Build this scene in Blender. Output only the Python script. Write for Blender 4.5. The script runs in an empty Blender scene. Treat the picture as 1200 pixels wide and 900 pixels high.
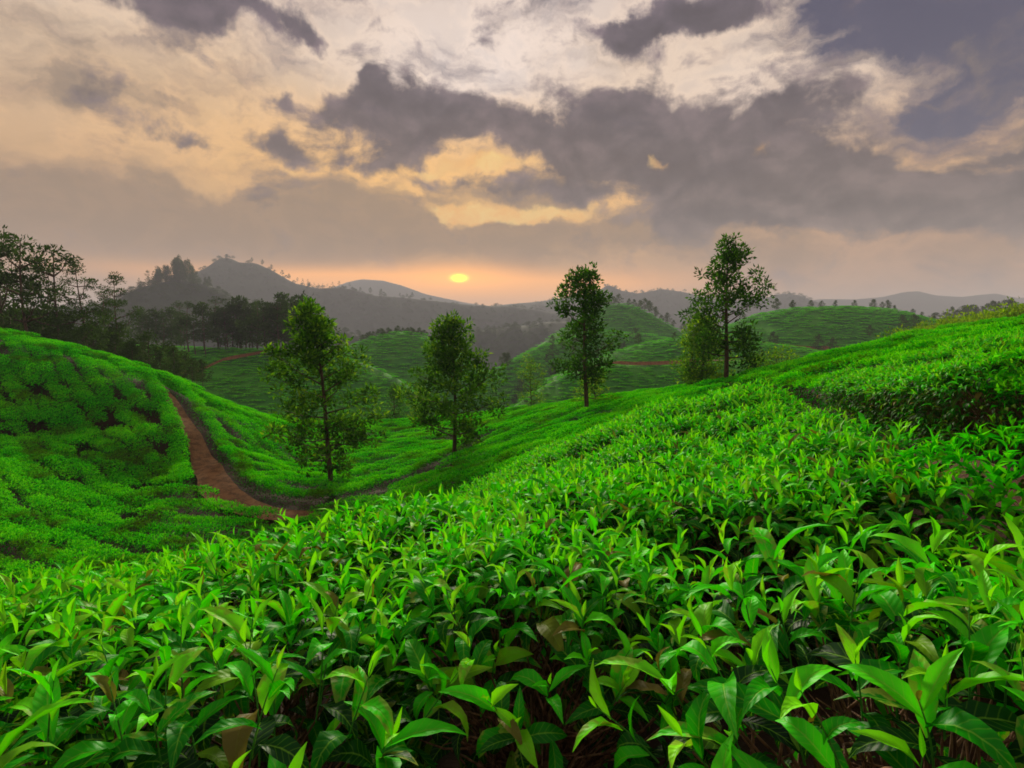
import bpy, math, random
import numpy as np
from mathutils import Matrix, Vector, Euler

rng = np.random.default_rng(11)
random.seed(11)
SC = bpy.context.scene
COL = SC.collection
R = math.radians

# ------------------------------------------------------------------ camera
F = 667.0                                   # focal length in pixels of a 1200-pixel-wide frame
PITCH = math.atan(60 / F)
cam_d = bpy.data.cameras.new('camera'); cam = bpy.data.objects.new('camera', cam_d); COL.objects.link(cam)
cam_d.sensor_width = 36; cam_d.lens = 36 * F / 1200
cam_d.clip_start = 0.02; cam_d.clip_end = 30000
cam.location = (0, 0, 0); cam.rotation_euler = (math.pi / 2 - PITCH, 0, 0)
SC.camera = cam
SC.view_settings.view_transform = 'Standard'; SC.view_settings.look = 'None'
SC.view_settings.gamma = 1; SC.view_settings.exposure = 1.0
SC.cycles.max_bounces = 6; SC.cycles.diffuse_bounces = 2; SC.cycles.transmission_bounces = 4
SC.cycles.volume_bounces = 0; SC.cycles.glossy_bounces = 2; SC.cycles.transparent_max_bounces = 8
SC.cycles.use_denoising = True; SC.cycles.caustics_reflective = False; SC.cycles.caustics_refractive = False
SC.cycles.filter_width = 1.7
SUN_AZ, SUN_EL = R(-5.3), R(20)
SUN_STRENGTH, SUN_ANGLE = 4.8, 14
HAZE = 0.00035


def ray(px, py):
    x = (px - 600) / F; y = -(py - 450) / F
    return Vector((x, math.cos(PITCH) + y * math.sin(PITCH), -math.sin(PITCH) + y * math.cos(PITCH)))


def at(px, py, Y):
    d = ray(px, py); return d * (Y / d.y)


def azel(px, py):
    d = ray(px, py).normalized(); return math.atan2(d.x, d.y), math.asin(d.z)


def lin(r, g, b):
    f = lambda c: ((c / 255 + 0.055) / 1.055) ** 2.4 if c > 10 else c / 255 / 12.92
    return (f(r), f(g), f(b))


# ------------------------------------------------------------------ node helper
class N:
    def __init__(s, tree): s.t = tree; s.n = tree.nodes; s.l = tree.links
    def put(s, sock, v):
        if v is None: return
        if isinstance(v, bpy.types.NodeSocket): s.l.new(v, sock)
        elif sock.type == 'RGBA' and len(v) == 3: sock.default_value = (*v, 1)
        else: sock.default_value = v
    def math(s, op, a, b=None, c=None, clamp=False):
        n = s.n.new('ShaderNodeMath'); n.operation = op; n.use_clamp = clamp
        for i, v in enumerate((a, b, c)): s.put(n.inputs[i], v)
        return n.outputs[0]
    def vec(s, op, a, b=None, c=None):
        n = s.n.new('ShaderNodeVectorMath'); n.operation = op
        for i, v in enumerate((a, b, c)): s.put(n.inputs[i], v)
        return n.outputs['Value'] if op in ('DOT_PRODUCT', 'LENGTH') else n.outputs[0]
    def mix(s, f, a, b, blend='MIX'):
        n = s.n.new('ShaderNodeMix'); n.data_type = 'RGBA'; n.blend_type = blend
        s.put(n.inputs[0], f); s.put(n.inputs[6], a); s.put(n.inputs[7], b); return n.outputs[2]
    def ss(s, v, a, b, lo=0.0, hi=1.0):
        n = s.n.new('ShaderNodeMapRange'); n.interpolation_type = 'SMOOTHSTEP'
        for i, x in enumerate((v, a, b, lo, hi)): s.put(n.inputs[i], x)
        return n.outputs[0]
    def noise(s, vec, scale, detail=4, rough=0.5, dist=0.0, col=False):
        n = s.n.new('ShaderNodeTexNoise'); s.put(n.inputs['Vector'], vec)
        n.inputs['Scale'].default_value = scale; n.inputs['Detail'].default_value = detail
        n.inputs['Roughness'].default_value = rough; n.inputs['Distortion'].default_value = dist
        return n.outputs['Color' if col else 'Fac']
    def ramp(s, f, stops):
        n = s.n.new('ShaderNodeValToRGB'); e = n.color_ramp.elements
        while len(e) < len(stops): e.new(0.5)
        for k, (p, c) in enumerate(stops): e[k].position = p; e[k].color = (*c, 1)
        s.put(n.inputs[0], f); return n.outputs[0]
    def attr(s, name, out='Fac'):
        n = s.n.new('ShaderNodeAttribute'); n.attribute_name = name; return n.outputs[out]
    def sep(s, v):
        n = s.n.new('ShaderNodeSeparateXYZ'); s.put(n.inputs[0], v); return n.outputs
    def comb(s, x, y, z):
        n = s.n.new('ShaderNodeCombineXYZ')
        for i, v in enumerate((x, y, z)): s.put(n.inputs[i], v)
        return n.outputs[0]


# ------------------------------------------------------------------ sky
world = bpy.data.worlds.new('World'); SC.world = world; world.use_nodes = True
world.node_tree.nodes.clear()
w = N(world.node_tree)
tc = w.n.new('ShaderNodeTexCoord').outputs['Generated']
dirn = w.vec('NORMALIZE', tc)
dx, dy, dz = w.sep(dirn)
az = w.math('ARCTAN2', dx, dy); el = w.math('ARCSINE', dz)
P = w.comb(az, el, 0.0)
# wisps warp the edges of every cloud
wn = w.noise(P, 7.0, 8, 0.62, col=True)
wob = w.vec('MULTIPLY', w.vec('SUBTRACT', wn, (0.5, 0.5, 0.5)), (0.20, 0.11, 0.0))
PW = w.vec('ADD', P, wob)


def blobs(items, base=0.0, coord=None):
    """soft masses of cloud placed by direction; items: photograph px, py, half-sizes, amount"""
    acc = base
    for (px, py, sx, sy, amp) in items:
        a, e = azel(px, py); a1, _ = azel(px + sx, py); a0, _ = azel(px - sx, py)
        _, e1 = azel(px, py - sy); _, e0 = azel(px, py + sy)
        ia, ie = 2 / (a1 - a0), 2 / (e1 - e0)
        n = w.vec('MULTIPLY_ADD', coord or PW, (ia, ie, 0), (-a * ia, -e * ie, 0))
        d = w.vec('DOT_PRODUCT', n, n)
        acc = w.math('MULTIPLY_ADD', w.math('POWER', 0.45, d), amp, acc)
    return acc


elf = w.math('MAXIMUM', el, 0.0)
# thin high overcast: warm tan low down, cream to pinkish white above
high = w.ramp(w.math('DIVIDE', elf, 0.75, clamp=True), [
    (0.0, lin(188, 138, 98)), (0.16, lin(184, 140, 104)), (0.32, lin(208, 166, 122)), (0.52, lin(220, 194, 168)),
    (0.75, lin(222, 204, 196)), (1.0, lin(208, 194, 196))])
streak = w.noise(w.vec('MULTIPLY', PW, (1.6, 5.0, 1)), 3.2, 7, 0.6)
high = w.mix(w.ss(streak, 0.42, 0.72), high, w.mix(1.0, high, (0.74, 0.72, 0.74), 'MULTIPLY'))
warm = blobs([(560, 245, 210, 60, 0.95), (380, 175, 200, 60, 0.36), (250, 110, 200, 60, 0.14), (620, 130, 120, 60, 0.2)])
high = w.mix(w.math('MULTIPLY', warm, 1.0, clamp=True), high, lin(255, 196, 112))
pale = blobs([(590, 40, 130, 60, 0.8), (870, 110, 140, 55, 0.55), (560, 110, 120, 40, 0.5), (450, 60, 120, 40, 0.3)])
high = w.mix(w.math('MULTIPLY', pale, 1.0, clamp=True), high, lin(240, 222, 212))
# clear blue dusk sky behind, high on one side of the sun
nish = w.n.new('ShaderNodeTexSky'); nish.sky_type = 'NISHITA'; nish.sun_disc = False
nish.sun_elevation = SUN_EL; nish.sun_rotation = SUN_AZ; nish.altitude = 1500
nsky = w.mix(1.0, nish.outputs[0], (0.10, 0.10, 0.10), 'MULTIPLY')
blue = blobs([(1120, 30, 130, 65, 1.0), (1030, -10, 120, 45, 0.8), (1130, 100, 50, 40, 0.6), (1210, 60, 60, 50, 0.6), (1080, 130, 30, 30, 0.4)])
blue = w.ss(w.math('ADD', blue, w.math('MULTIPLY', w.math('SUBTRACT', streak, 0.5), 2.6)), -0.05, 0.85)
bluec = w.mix(0.92, nsky, lin(56, 51, 80))
sky = w.mix(blue, high, bluec)
# golden openings low round the sun
gap = blobs([(560, 252, 60, 13, 1.1), (640, 250, 60, 9, 0.9), (520, 258, 30, 12, 0.6), (690, 214, 18, 6, 0.7), (505, 205, 26, 7, 0.7), (470, 225, 22, 6, 0.5), (360, 205, 40, 6, 0.45), (270, 215, 40, 6, 0.4), (720, 240, 22, 6, 0.5), (600, 285, 30, 4, 0.4), (530, 192, 60, 10, 0.5), (600, 190, 50, 8, 0.55), (650, 275, 20, 4, 0.4), (450, 205, 40, 10, 0.4), (290, 170, 50, 14, 0.4), (770, 185, 18, 9, 0.6), (885, 182, 22, 12, 0.6)])
# soft low stratus
fb = w.noise(w.vec('MULTIPLY', PW, (1.0, 2.6, 1)), 5.0, 9, 0.6)
fbs = w.math('SUBTRACT', fb, 0.5)
strat = blobs([(150, 265, 320, 42, 0.9), (480, 278, 260, 30, 0.85), (700, 270, 230, 32, 0.8), (560, 222, 120, 16, 0.6), (70, 100, 110, 26, 0.75), (40, 45, 150, 50, 0.45), (300, 100, 120, 30, 0.25), (150, 110, 90, 20, 0.4), (40, 210, 160, 30, 0.5), (640, 222, 90, 20, 0.55), (330, 230, 140, 30, 0.5), (1000, 300, 400, 26, 0.35), (-100, 250, 250, 60, 0.6), (1350, 240, 200, 60, 0.6), (180, 300, 300, 18, 0.5)])
strat = w.math('SUBTRACT', w.math('MULTIPLY_ADD', fbs, 3.2, strat), w.math('MULTIPLY', gap, 0.75))
stratm = w.ss(strat, 0.12, 1.0, 0.0, 0.88)
stratc = w.ramp(w.math('DIVIDE', elf, 0.5, clamp=True), [(0.0, lin(178, 132, 94)), (0.3, lin(142, 113, 86)), (0.6, lin(140, 120, 102)), (1.0, lin(136, 124, 118))])
sky = w.mix(stratm, sky, stratc)
# dark cumulus banks
cum = blobs([
    (438, 88, 20, 20, 0.8), (470, 118, 52, 24, 0.75), (400, 132, 40, 20, 0.7), (335, 110, 16, 12, 0.8), (330, 165, 42, 15, 0.75), (355, 178, 30, 14, 0.5),
    (490, 150, 60, 28, 0.75), (455, 182, 50, 20, 0.6), (575, 140, 42, 22, 0.8), (625, 152, 30, 16, 0.7), (705, 125, 46, 28, 0.8), (680, 165, 70, 26, 0.75),
    (770, 150, 55, 30, 0.85), (740, 120, 40, 22, 0.5), (750, 195, 90, 36, 0.9), (520, 130, 60, 24, 0.5), (660, 195, 60, 16, 0.5), (420, 200, 70, 14, 0.45), (925, 132, 62, 22, 0.85), (880, 170, 60, 30, 0.6), (860, 215, 110, 38, 0.95), (970, 200, 90, 34, 0.85),
    (1060, 225, 110, 34, 0.85), (1150, 245, 110, 26, 0.75), (900, 252, 140, 22, 0.75), (1250, 230, 120, 40, 0.7), (222, 162, 32, 11, 0.7), (195, 6, 50, 20, 0.9),
    (235, 24, 34, 20, 0.85), (300, 8, 42, 16, 0.9), (356, 30, 17, 12, 0.85), (740, 36, 55, 16, 0.85), (800, 24, 60, 20, 0.9), (860, 4, 60, 18, 0.9), (1175, 180, 34, 9, 0.8),
    (640, 222, 50, 12, 0.5), (545, 215, 40, 10, 0.4), (110, 105, 50, 14, 0.5), (1250, 130, 60, 30, 0.5), (700, -60, 200, 30, 0.6), (300, -80, 220, 30, 0.6)])
puff = w.noise(w.vec('MULTIPLY', P, (1.0, 1.35, 1)), 11.0, 10, 0.63, 0.3)
cum = w.math('MULTIPLY', cum, 1.04)
cumd = w.math('SUBTRACT', w.math('MULTIPLY_ADD', w.math('SUBTRACT', puff, 0.5), 3.0, cum), w.math('MULTIPLY', gap, 0.5))
# the same broken cloud goes on over the rest of the sky
awayv = w.math('ADD', w.ss(w.math('ABSOLUTE', az), 0.95, 1.3), w.ss(el, 0.62, 0.85), clamp=True)
cumd = w.math('ADD', cumd, w.math('MULTIPLY', awayv, w.math('MULTIPLY_ADD', w.noise(dirn, 3.0, 6, 0.55), 1.5, -0.55)))
cumm = w.ss(cumd, 0.06, 0.78, 0.0, 0.96)
rim = w.math('MULTIPLY', w.ss(cumd, -0.20, 0.12), w.ss(cumd, 0.12, 0.42, 1.0, 0.0))
sky = w.mix(w.math('MULTIPLY', rim, 0.28), sky, w.mix(1.0, sky, (1.45, 1.36, 1.22), 'MULTIPLY'))
core = w.ss(cumd, 0.35, 1.2)
cumc = w.ramp(w.math('DIVIDE', elf, 0.55, clamp=True), [(0.0, lin(130, 110, 98)), (0.28, lin(92, 83, 82)), (0.6, lin(88, 80, 87)), (1.0, lin(78, 72, 90))])
cumc = w.mix(core, w.mix(1.0, cumc, (1.35, 1.3, 1.25), 'MULTIPLY'), w.mix(1.0, cumc, (0.86, 0.86, 0.88), 'MULTIPLY'))
fine = w.noise(w.vec('MULTIPLY', PW, (1.0, 1.5, 1)), 17.0, 8, 0.62)
cumc = w.mix(1.0, cumc, w.ramp(fine, [(0.30, (0.74, 0.72, 0.78)), (0.70, (1.32, 1.25, 1.20))]), 'MULTIPLY')
def billow(off): return w.noise(w.vec('MULTIPLY', w.vec('ADD', P, off), (1.0, 1.35, 1)), 11.0, 6, 0.55, 0.3)
relief = w.math('SUBTRACT', billow((0, 0, 0)), billow((0.006, 0.020, 0)))      # billows catch the light on their upper sides
cumc = w.mix(1.0, cumc, w.ramp(w.math('MULTIPLY_ADD', relief, 2.6, 0.5, clamp=True), [(0.15, (0.70, 0.69, 0.74)), (0.5, (1.0, 1.0, 1.0)), (0.85, (1.65, 1.56, 1.45))]), 'MULTIPLY')
sky = w.mix(cumm, sky, cumc)
# openings glow gold
gl = w.ss(w.math('SUBTRACT', w.math('MULTIPLY_ADD', fbs, 1.8, gap), 0.0), 0.40, 0.95, 0, 0.92)
sky = w.mix(gl, sky, w.mix(w.ss(fine, 0.35, 0.65), lin(250, 184, 100), lin(255, 214, 132)))
# clear orange strip under the cloud, and the sun sinking into it
band = blobs([(530, 338, 150, 16, 1.0), (400, 330, 130, 13, 0.8), (690, 334, 120, 14, 0.55), (200, 318, 200, 10, 0.3), (530, 365, 250, 22, 0.8)], coord=P)
sky = w.mix(w.math('MULTIPLY', band, 1.0, clamp=True), sky, (1.7, 0.66, 0.10))
disc = blobs([(538, 326, 8.5, 4.0, 1.0)], coord=P)
halo = blobs([(538, 328, 60, 15, 1.0)], coord=P)
sky = w.mix(w.math('MULTIPLY', halo, 0.75), sky, (2.6, 0.95, 0.08))
sky = w.mix(w.ss(disc, 0.0, 0.95), sky, (10.0, 3.7, 0.05))
# under the horizon: the same dull land-haze tone
sky = w.mix(w.ss(el, -0.06, -0.01, 1.0, 0.0), sky, (0.12, 0.12, 0.10))
bg = w.n.new('ShaderNodeBackground'); w.put(bg.inputs[0], sky); bg.inputs[1].default_value = 0.52
wo = w.n.new('ShaderNodeOutputWorld'); w.l.new(bg.outputs[0], wo.inputs[0])
world.cycles.sampling_method = 'MANUAL'; world.cycles.sample_map_resolution = 512

# ------------------------------------------------------------------ sun
sd = bpy.data.lights.new('sun', 'SUN'); so = bpy.data.objects.new('sun', sd); COL.objects.link(so)
sd.energy = SUN_STRENGTH; sd.angle = R(SUN_ANGLE); sd.color = (1.0, 0.88, 0.68)
sv = Vector((math.sin(SUN_AZ) * math.cos(SUN_EL), math.cos(SUN_AZ) * math.cos(SUN_EL), math.sin(SUN_EL)))
so.rotation_euler = sv.to_track_quat('Z', 'Y').to_euler(); so.location = (0, 0, 60)


# ------------------------------------------------------------------ materials
def material(name):
    m = bpy.data.materials.new(name); m.use_nodes = True; m.node_tree.nodes.clear()
    return m, N(m.node_tree)


def out(n, sh, disp=None):
    o = n.n.new('ShaderNodeOutputMaterial'); n.l.new(sh, o.inputs[0])


def princ(n, col, rough=0.6, spec=0.3, bump=None, bstr=0.3, bdist=0.01):
    p = n.n.new('ShaderNodeBsdfPrincipled'); n.put(p.inputs['Base Color'], col); n.put(p.inputs['Roughness'], rough)
    p.inputs['Specular IOR Level'].default_value = spec
    if bump is not None:
        b = n.n.new('ShaderNodeBump'); b.inputs['Strength'].default_value = bstr; b.inputs['Distance'].default_value = bdist
        n.put(b.inputs['Height'], bump); n.l.new(b.outputs[0], p.inputs['Normal'])
    return p.outputs[0]


def mixsh(n, f, a, b):
    m = n.n.new('ShaderNodeMixShader'); n.put(m.inputs[0], f); n.l.new(a, m.inputs[1]); n.l.new(b, m.inputs[2]); return m.outputs[0]


def leaf_material(name, stops, trans=0.38, rough=0.42, veins=True, spec=0.4, blotch=True, field=0.0):
    """colour from the leaf's age (young tips pale, old leaves dark) with its own small variation; veins from leaf coordinates"""
    m, n = material(name)
    luv = n.attr('leafuv', 'Vector'); ac, al, age = n.sep(luv)
    rnd = n.attr('rnd')
    oi = n.n.new('ShaderNodeObjectInfo').outputs['Random']
    rr = n.math('FRACT', n.math('MULTIPLY_ADD', oi, 3.71, rnd))
    a2 = n.math('ADD', age, n.math('MULTIPLY', n.math('SUBTRACT', rr, 0.5), 0.30))
    if field:
        ge = n.n.new('ShaderNodeNewGeometry').outputs['Position']
        a2 = n.math('ADD', a2, n.math('MULTIPLY', n.math('SUBTRACT', n.noise(ge, 0.35, 3, 0.6), 0.5), field))
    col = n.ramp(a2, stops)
    if field:                               # patches of older, browner bushes among the fresh ones
        om = n.ss(n.noise(n.vec('ADD', ge, (40, 7, 0)), 0.6, 5, 0.7), 0.50, 0.66)
        col = n.mix(n.math('MULTIPLY', om, 0.82), col, n.mix(rr, (0.050, 0.030, 0.006), (0.075, 0.20, 0.006)))
    bump = None
    if veins:
        aa = n.math('ABSOLUTE', ac)
        rib = n.ss(aa, 0.03, 0.11, 1.0, 0.0)
        sv_ = n.math('SINE', n.math('MULTIPLY', n.math('SUBTRACT', al, n.math('MULTIPLY', aa, 0.16)), 58.0))
        vein = n.ss(sv_, 0.80, 1.0)
        lum = n.math('MULTIPLY_ADD', rib, 0.75, n.math('MULTIPLY', vein, 0.32))
        col = n.mix(lum, col, n.mix(0.6, col, (0.20, 0.46, 0.03)))
        bump = n.math('SUBTRACT', n.math('MULTIPLY', sv_, -0.25), rib)
        if blotch:
            geo = n.n.new('ShaderNodeTexCoord').outputs['Object']
            bl = n.noise(n.vec('ADD', geo, n.comb(rr, rr, 0)), 34.0, 3, 0.6)
            bm = n.math('MULTIPLY', n.ss(n.math('MULTIPLY_ADD', aa, 0.22, bl), 0.60, 0.72), n.ss(rr, 0.74, 0.82))
            col = n.mix(n.math('MULTIPLY', bm, 0.7), col, (0.20, 0.26, 0.03))
            r2 = n.math('FRACT', n.math('MULTIPLY', rr, 7.3))        # single leaves gone yellow, a very few brown
            col = n.mix(n.ss(r2, 0.86, 0.92, 0, 0.55), col, (0.17, 0.36, 0.008))
            col = n.mix(n.ss(r2, 0.975, 0.985, 0, 0.8), col, (0.13, 0.07, 0.02))
    df = n.n.new('ShaderNodeBsdfDiffuse'); n.put(df.inputs[0], col); sh = df.outputs[0]
    if spec > 0:                            # a faint waxy sheen
        gs = n.n.new('ShaderNodeBsdfGlossy'); gs.inputs['Roughness'].default_value = rough; sh = mixsh(n, spec, sh, gs.outputs[0])
        if bump is not None:
            bn = n.n.new('ShaderNodeBump'); bn.inputs['Strength'].default_value = 0.4; bn.inputs['Distance'].default_value = 0.002
            n.put(bn.inputs['Height'], bump); n.l.new(bn.outputs[0], df.inputs['Normal']); n.l.new(bn.outputs[0], gs.inputs['Normal'])
    tr = n.n.new('ShaderNodeBsdfTranslucent'); n.put(tr.inputs[0], n.mix(1.0, col, (1.1, 1.15, 0.4), 'MULTIPLY'))
    out(n, mixsh(n, trans, sh, tr.outputs[0]))
    return m


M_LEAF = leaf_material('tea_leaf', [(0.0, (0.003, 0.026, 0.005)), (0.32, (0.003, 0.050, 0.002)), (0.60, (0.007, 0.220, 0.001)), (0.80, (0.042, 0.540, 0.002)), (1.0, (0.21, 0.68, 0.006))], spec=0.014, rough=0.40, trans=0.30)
M_TEAFAR = leaf_material('tea_leaf_field', [(0.0, (0.030, 0.035, 0.006)), (0.25, (0.003, 0.045, 0.002)), (0.50, (0.008, 0.270, 0.001)), (0.74, (0.034, 0.520, 0.002)), (1.0, (0.18, 0.66, 0.006))], veins=False, rough=0.9, spec=0.0, field=0.9, trans=0.28)
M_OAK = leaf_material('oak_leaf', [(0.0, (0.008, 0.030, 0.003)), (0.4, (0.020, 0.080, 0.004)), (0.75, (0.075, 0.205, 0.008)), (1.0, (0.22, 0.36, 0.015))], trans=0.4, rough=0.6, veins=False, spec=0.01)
M_DARK = leaf_material('dark_leaf', [(0.0, (0.014, 0.030, 0.008)), (0.5, (0.032, 0.072, 0.015)), (1.0, (0.070, 0.130, 0.026))], trans=0.25, rough=0.6, veins=False, spec=0.0)
M_SHRUB = leaf_material('shrub_leaf', [(0.0, (0.03, 0.07, 0.008)), (0.5, (0.085, 0.19, 0.014)), (1.0, (0.22, 0.32, 0.03))], trans=0.35, rough=0.5, veins=False, spec=0.01)


def bark_material(name, c1, c2, scale=14):
    m, n = material(name); t = n.n.new('ShaderNodeTexCoord').outputs['Object']
    no = n.noise(n.vec('MULTIPLY', t, (1, 1, 0.35)), scale, 6, 0.65)
    out(n, princ(n, n.mix(n.ss(no, 0.35, 0.65), c1, c2), 0.85, 0.15, no, 0.6, 0.02)); return m


M_BARK = bark_material('oak_bark', (0.030, 0.018, 0.012), (0.10, 0.060, 0.040), 9)
M_TWIG = bark_material('twig_bark', (0.050, 0.026, 0.014), (0.21, 0.115, 0.062), 40)
M_STALK = bark_material('green_stalk', (0.030, 0.16, 0.015), (0.06, 0.24, 0.02), 60)


def soil_material(name, c1, c2, c3, s=1.0):
    m, n = material(name); t = n.n.new('ShaderNodeNewGeometry').outputs['Position']
    a = n.noise(t, 0.9 * s, 6, 0.6); b = n.noise(t, 9 * s, 6, 0.7)
    col = n.mix(n.ss(a, 0.38, 0.62), c1, c2); col = n.mix(n.ss(b, 0.52, 0.70), col, c3)
    out(n, princ(n, col, 0.95, 0.1, n.math('ADD', b, a), 0.8, 0.05)); return m


M_SOIL = soil_material('soil', (0.020, 0.011, 0.006), (0.038, 0.019, 0.009), (0.016, 0.016, 0.006))
M_PATH = soil_material('path_earth', (0.20, 0.095, 0.036), (0.10, 0.048, 0.018), (0.30, 0.165, 0.08), 3.0)


def hill_material(name, g1, g2, soil, s=0.12):
    m, n = material(name); t = n.n.new('ShaderNodeNewGeometry').outputs['Position']
    a = n.noise(t, s, 5, 0.6); b = n.noise(t, s * 12, 6, 0.7)
    col = n.mix(n.ss(a, 0.35, 0.65), g1, g2); col = n.mix(n.ss(b, 0.56, 0.68, 0, 0.7), col, soil)
    out(n, princ(n, col, 0.95, 0.05, b, 0.8, 0.5)); return m


M_HILL = hill_material('hill_field', (0.020, 0.150, 0.008), (0.050, 0.230, 0.010), (0.016, 0.045, 0.006))
M_FOREST = hill_material('forest_floor', (0.016, 0.030, 0.016), (0.024, 0.042, 0.020), (0.010, 0.018, 0.010), 0.03)
M_GROUND = hill_material('valley_ground', (0.02, 0.045, 0.014), (0.03, 0.06, 0.018), (0.015, 0.03, 0.010), 0.01)


# ------------------------------------------------------------------ mesh helpers
def mesh_from(name, V, T, mat, attrs=None, smooth=True):
    """triangle mesh from arrays; attrs: name -> (n,) or (n,3) point values"""
    V = np.ascontiguousarray(V, np.float32); T = np.ascontiguousarray(T, np.int32)
    me = bpy.data.meshes.new(name)
    me.vertices.add(len(V)); me.vertices.foreach_set('co', V.ravel())
    me.loops.add(T.size); me.loops.foreach_set('vertex_index', T.ravel())
    me.polygons.add(len(T)); me.polygons.foreach_set('loop_start', np.arange(0, T.size, 3, dtype=np.int32))
    me.polygons.foreach_set('use_smooth', np.full(len(T), smooth))
    for k, a in (attrs or {}).items():
        a = np.asarray(a, np.float32)
        at_ = me.attributes.new(k, 'FLOAT_VECTOR' if a.ndim == 2 else 'FLOAT', 'POINT')
        at_.data.foreach_set('vector' if a.ndim == 2 else 'value', a.ravel())
    me.update(calc_edges=True); me.validate()
    if mat: me.materials.append(mat)
    return me


def obj(name, me, parent=None, **props):
    o = bpy.data.objects.new(name, me); COL.objects.link(o)
    if parent: o.parent = parent
    for k, v in props.items(): o[k] = v
    return o


def grid_tris(nu, nv):
    i, j = np.meshgrid(np.arange(nu - 1), np.arange(nv - 1), indexing='ij')
    a = (i * nv + j).ravel(); b = a + nv; c = b + 1; d = a + 1
    return np.concatenate([np.stack([a, b, c], 1), np.stack([a, c, d], 1)])


def vnoise(x, y, seed=0):
    xi, yi = np.floor(x).astype(np.int64), np.floor(y).astype(np.int64); fx, fy = x - xi, y - yi
    def h(a, b):
        v = (a * 374761393 + b * 668265263 + seed * 974711) & 0x7fffffff
        v = ((v ^ (v >> 13)) * 1274126177) & 0x7fffffff
        return ((v ^ (v >> 16)) & 0xffff) / 65535.0
    u, v = fx * fx * (3 - 2 * fx), fy * fy * (3 - 2 * fy)
    return (h(xi, yi) * (1 - u) + h(xi + 1, yi) * u) * (1 - v) + (h(xi, yi + 1) * (1 - u) + h(xi + 1, yi + 1) * u) * v


def fbm(x, y, seed=0, oct=4):
    s = 0; a = 0.5
    for k in range(oct): s = s + a * (vnoise(x * 2 ** k, y * 2 ** k, seed + k) - 0.5); a *= 0.5
    return s


class Buf:
    """collects copies of triangle templates into one mesh"""
    def __init__(s): s.V = []; s.T = []; s.U = []; s.Rn = []; s.n = 0
    def add(s, V, T, uv=None, rnd=None):
        s.V.append(V); s.T.append(T + s.n); s.n += len(V)
        s.U.append(uv if uv is not None else np.zeros((len(V), 3)))
        s.Rn.append(np.full(len(V), random.random() if rnd is None else rnd))
    def tube(s, pts, rad, sides=5):
        pts = [Vector(p) for p in pts]; rings = []
        for i, p in enumerate(pts):
            t = (pts[min(i + 1, len(pts) - 1)] - pts[max(i - 1, 0)]).normalized()
            q = t.to_track_quat('Z', 'Y'); r = rad[i]
            rings.append([tuple(p + q @ Vector((r * math.cos(a), r * math.sin(a), 0))) for a in np.linspace(0, 2 * math.pi, sides, endpoint=False)])
        V = np.array(rings).reshape(-1, 3); T = []
        for i in range(len(pts) - 1):
            for k in range(sides):
                a, b = i * sides + k, i * sides + (k + 1) % sides
                T += [(a, b, b + sides), (a, b + sides, a + sides)]
        s.add(V, np.array(T))
    def mesh(s, name, mat, smooth=True):
        return mesh_from(name, np.concatenate(s.V), np.concatenate(s.T), mat, {'leafuv': np.concatenate(s.U), 'rnd': np.concatenate(s.Rn)}, smooth)


def thing(name, label, cat, loc=(0, 0, 0), rz=0, group=None):
    o = obj(name, None); o.location = loc; o.rotation_euler = (0, 0, rz); o.empty_display_size = 0.2
    o['label'] = label; o['category'] = cat
    if group: o['group'] = group
    return o


# ------------------------------------------------------------------ near terrain: smooth surface through surveyed points
BUSH_H = 0.92
ctrl = []                                   # (X, Y, ground z)
def can(px, py, Y): p = at(px, py, Y); ctrl.append((p.x, p.y, p.z - (1.10 if Y < 6.6 else BUSH_H)))      # a point on the clipped bush tops
def gnd(px, py, Y): p = at(px, py, Y); ctrl.append((p.x, p.y, p.z))              # a point on bare ground
def pt(X, Y, z): ctrl.append((X, Y, z))


for a in [(-150, 352, 42), (0, 383, 40), (60, 398, 38), (120, 415, 37), (180, 437, 36), (240, 463, 38), (300, 482, 40), (345, 490, 42), (430, 492, 45), (480, 490, 46), (560, 483, 45), (600, 478, 44), (650, 472, 42), (700, 465, 40), (760, 455, 36), (850, 445, 30)]: can(*a)
for X, Y, z in [(-44, 56, -10), (-30, 54, -10), (-20, 56, -14), (-10, 64, -19), (0, 64, -17), (6, 58, -13), (14, 48, -9), (26, 48, -5), (40, 45, -2), (-60, 45, 0), (-60, 25, -1)]: pt(X, Y, z)
for a in [(0, 450, 31), (0, 550, 22), (0, 630, 16), (100, 500, 29), (100, 600, 20), (100, 665, 15), (200, 550, 25.5), (200, 635, 17), (-150, 500, 24), (-150, 600, 16)]: can(*a)
PATH1 = [(180, 441, 35.8), (205, 475, 32.5), (228, 510, 29), (245, 545, 26), (258, 580, 23.2), (300, 602, 21.6), (350, 608, 21.2), (400, 605, 21.6), (450, 588, 23), (500, 565, 26), (540, 543, 29), (572, 518, 33)]
for a in PATH1: gnd(*a)
for a in [(300, 530, 30), (350, 552, 27), (430, 535, 30.5), (480, 515, 35), (540, 512, 35), (430, 508, 39), (350, 510, 36)]: can(*a)
for a in [(400, 630, 17), (300, 655, 14), (470, 598, 17.5), (560, 545, 20), (620, 512, 23), (700, 490, 24), (780, 466, 22), (640, 535, 13), (700, 512, 11)]: can(*a)
for X, Y, z in [(-2.6, 6, -4.1), (-6, 6, -4.6), (-4.2, 10, -5.8), (-9, 9, -5.9), (-14, 8, -5.8), (-1.6, 3.6, -2.3), (-4, 3.4, -2.9), (-8, 3, -3.4), (-22, 10, -5.2)]: pt(X, Y, z)
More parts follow.
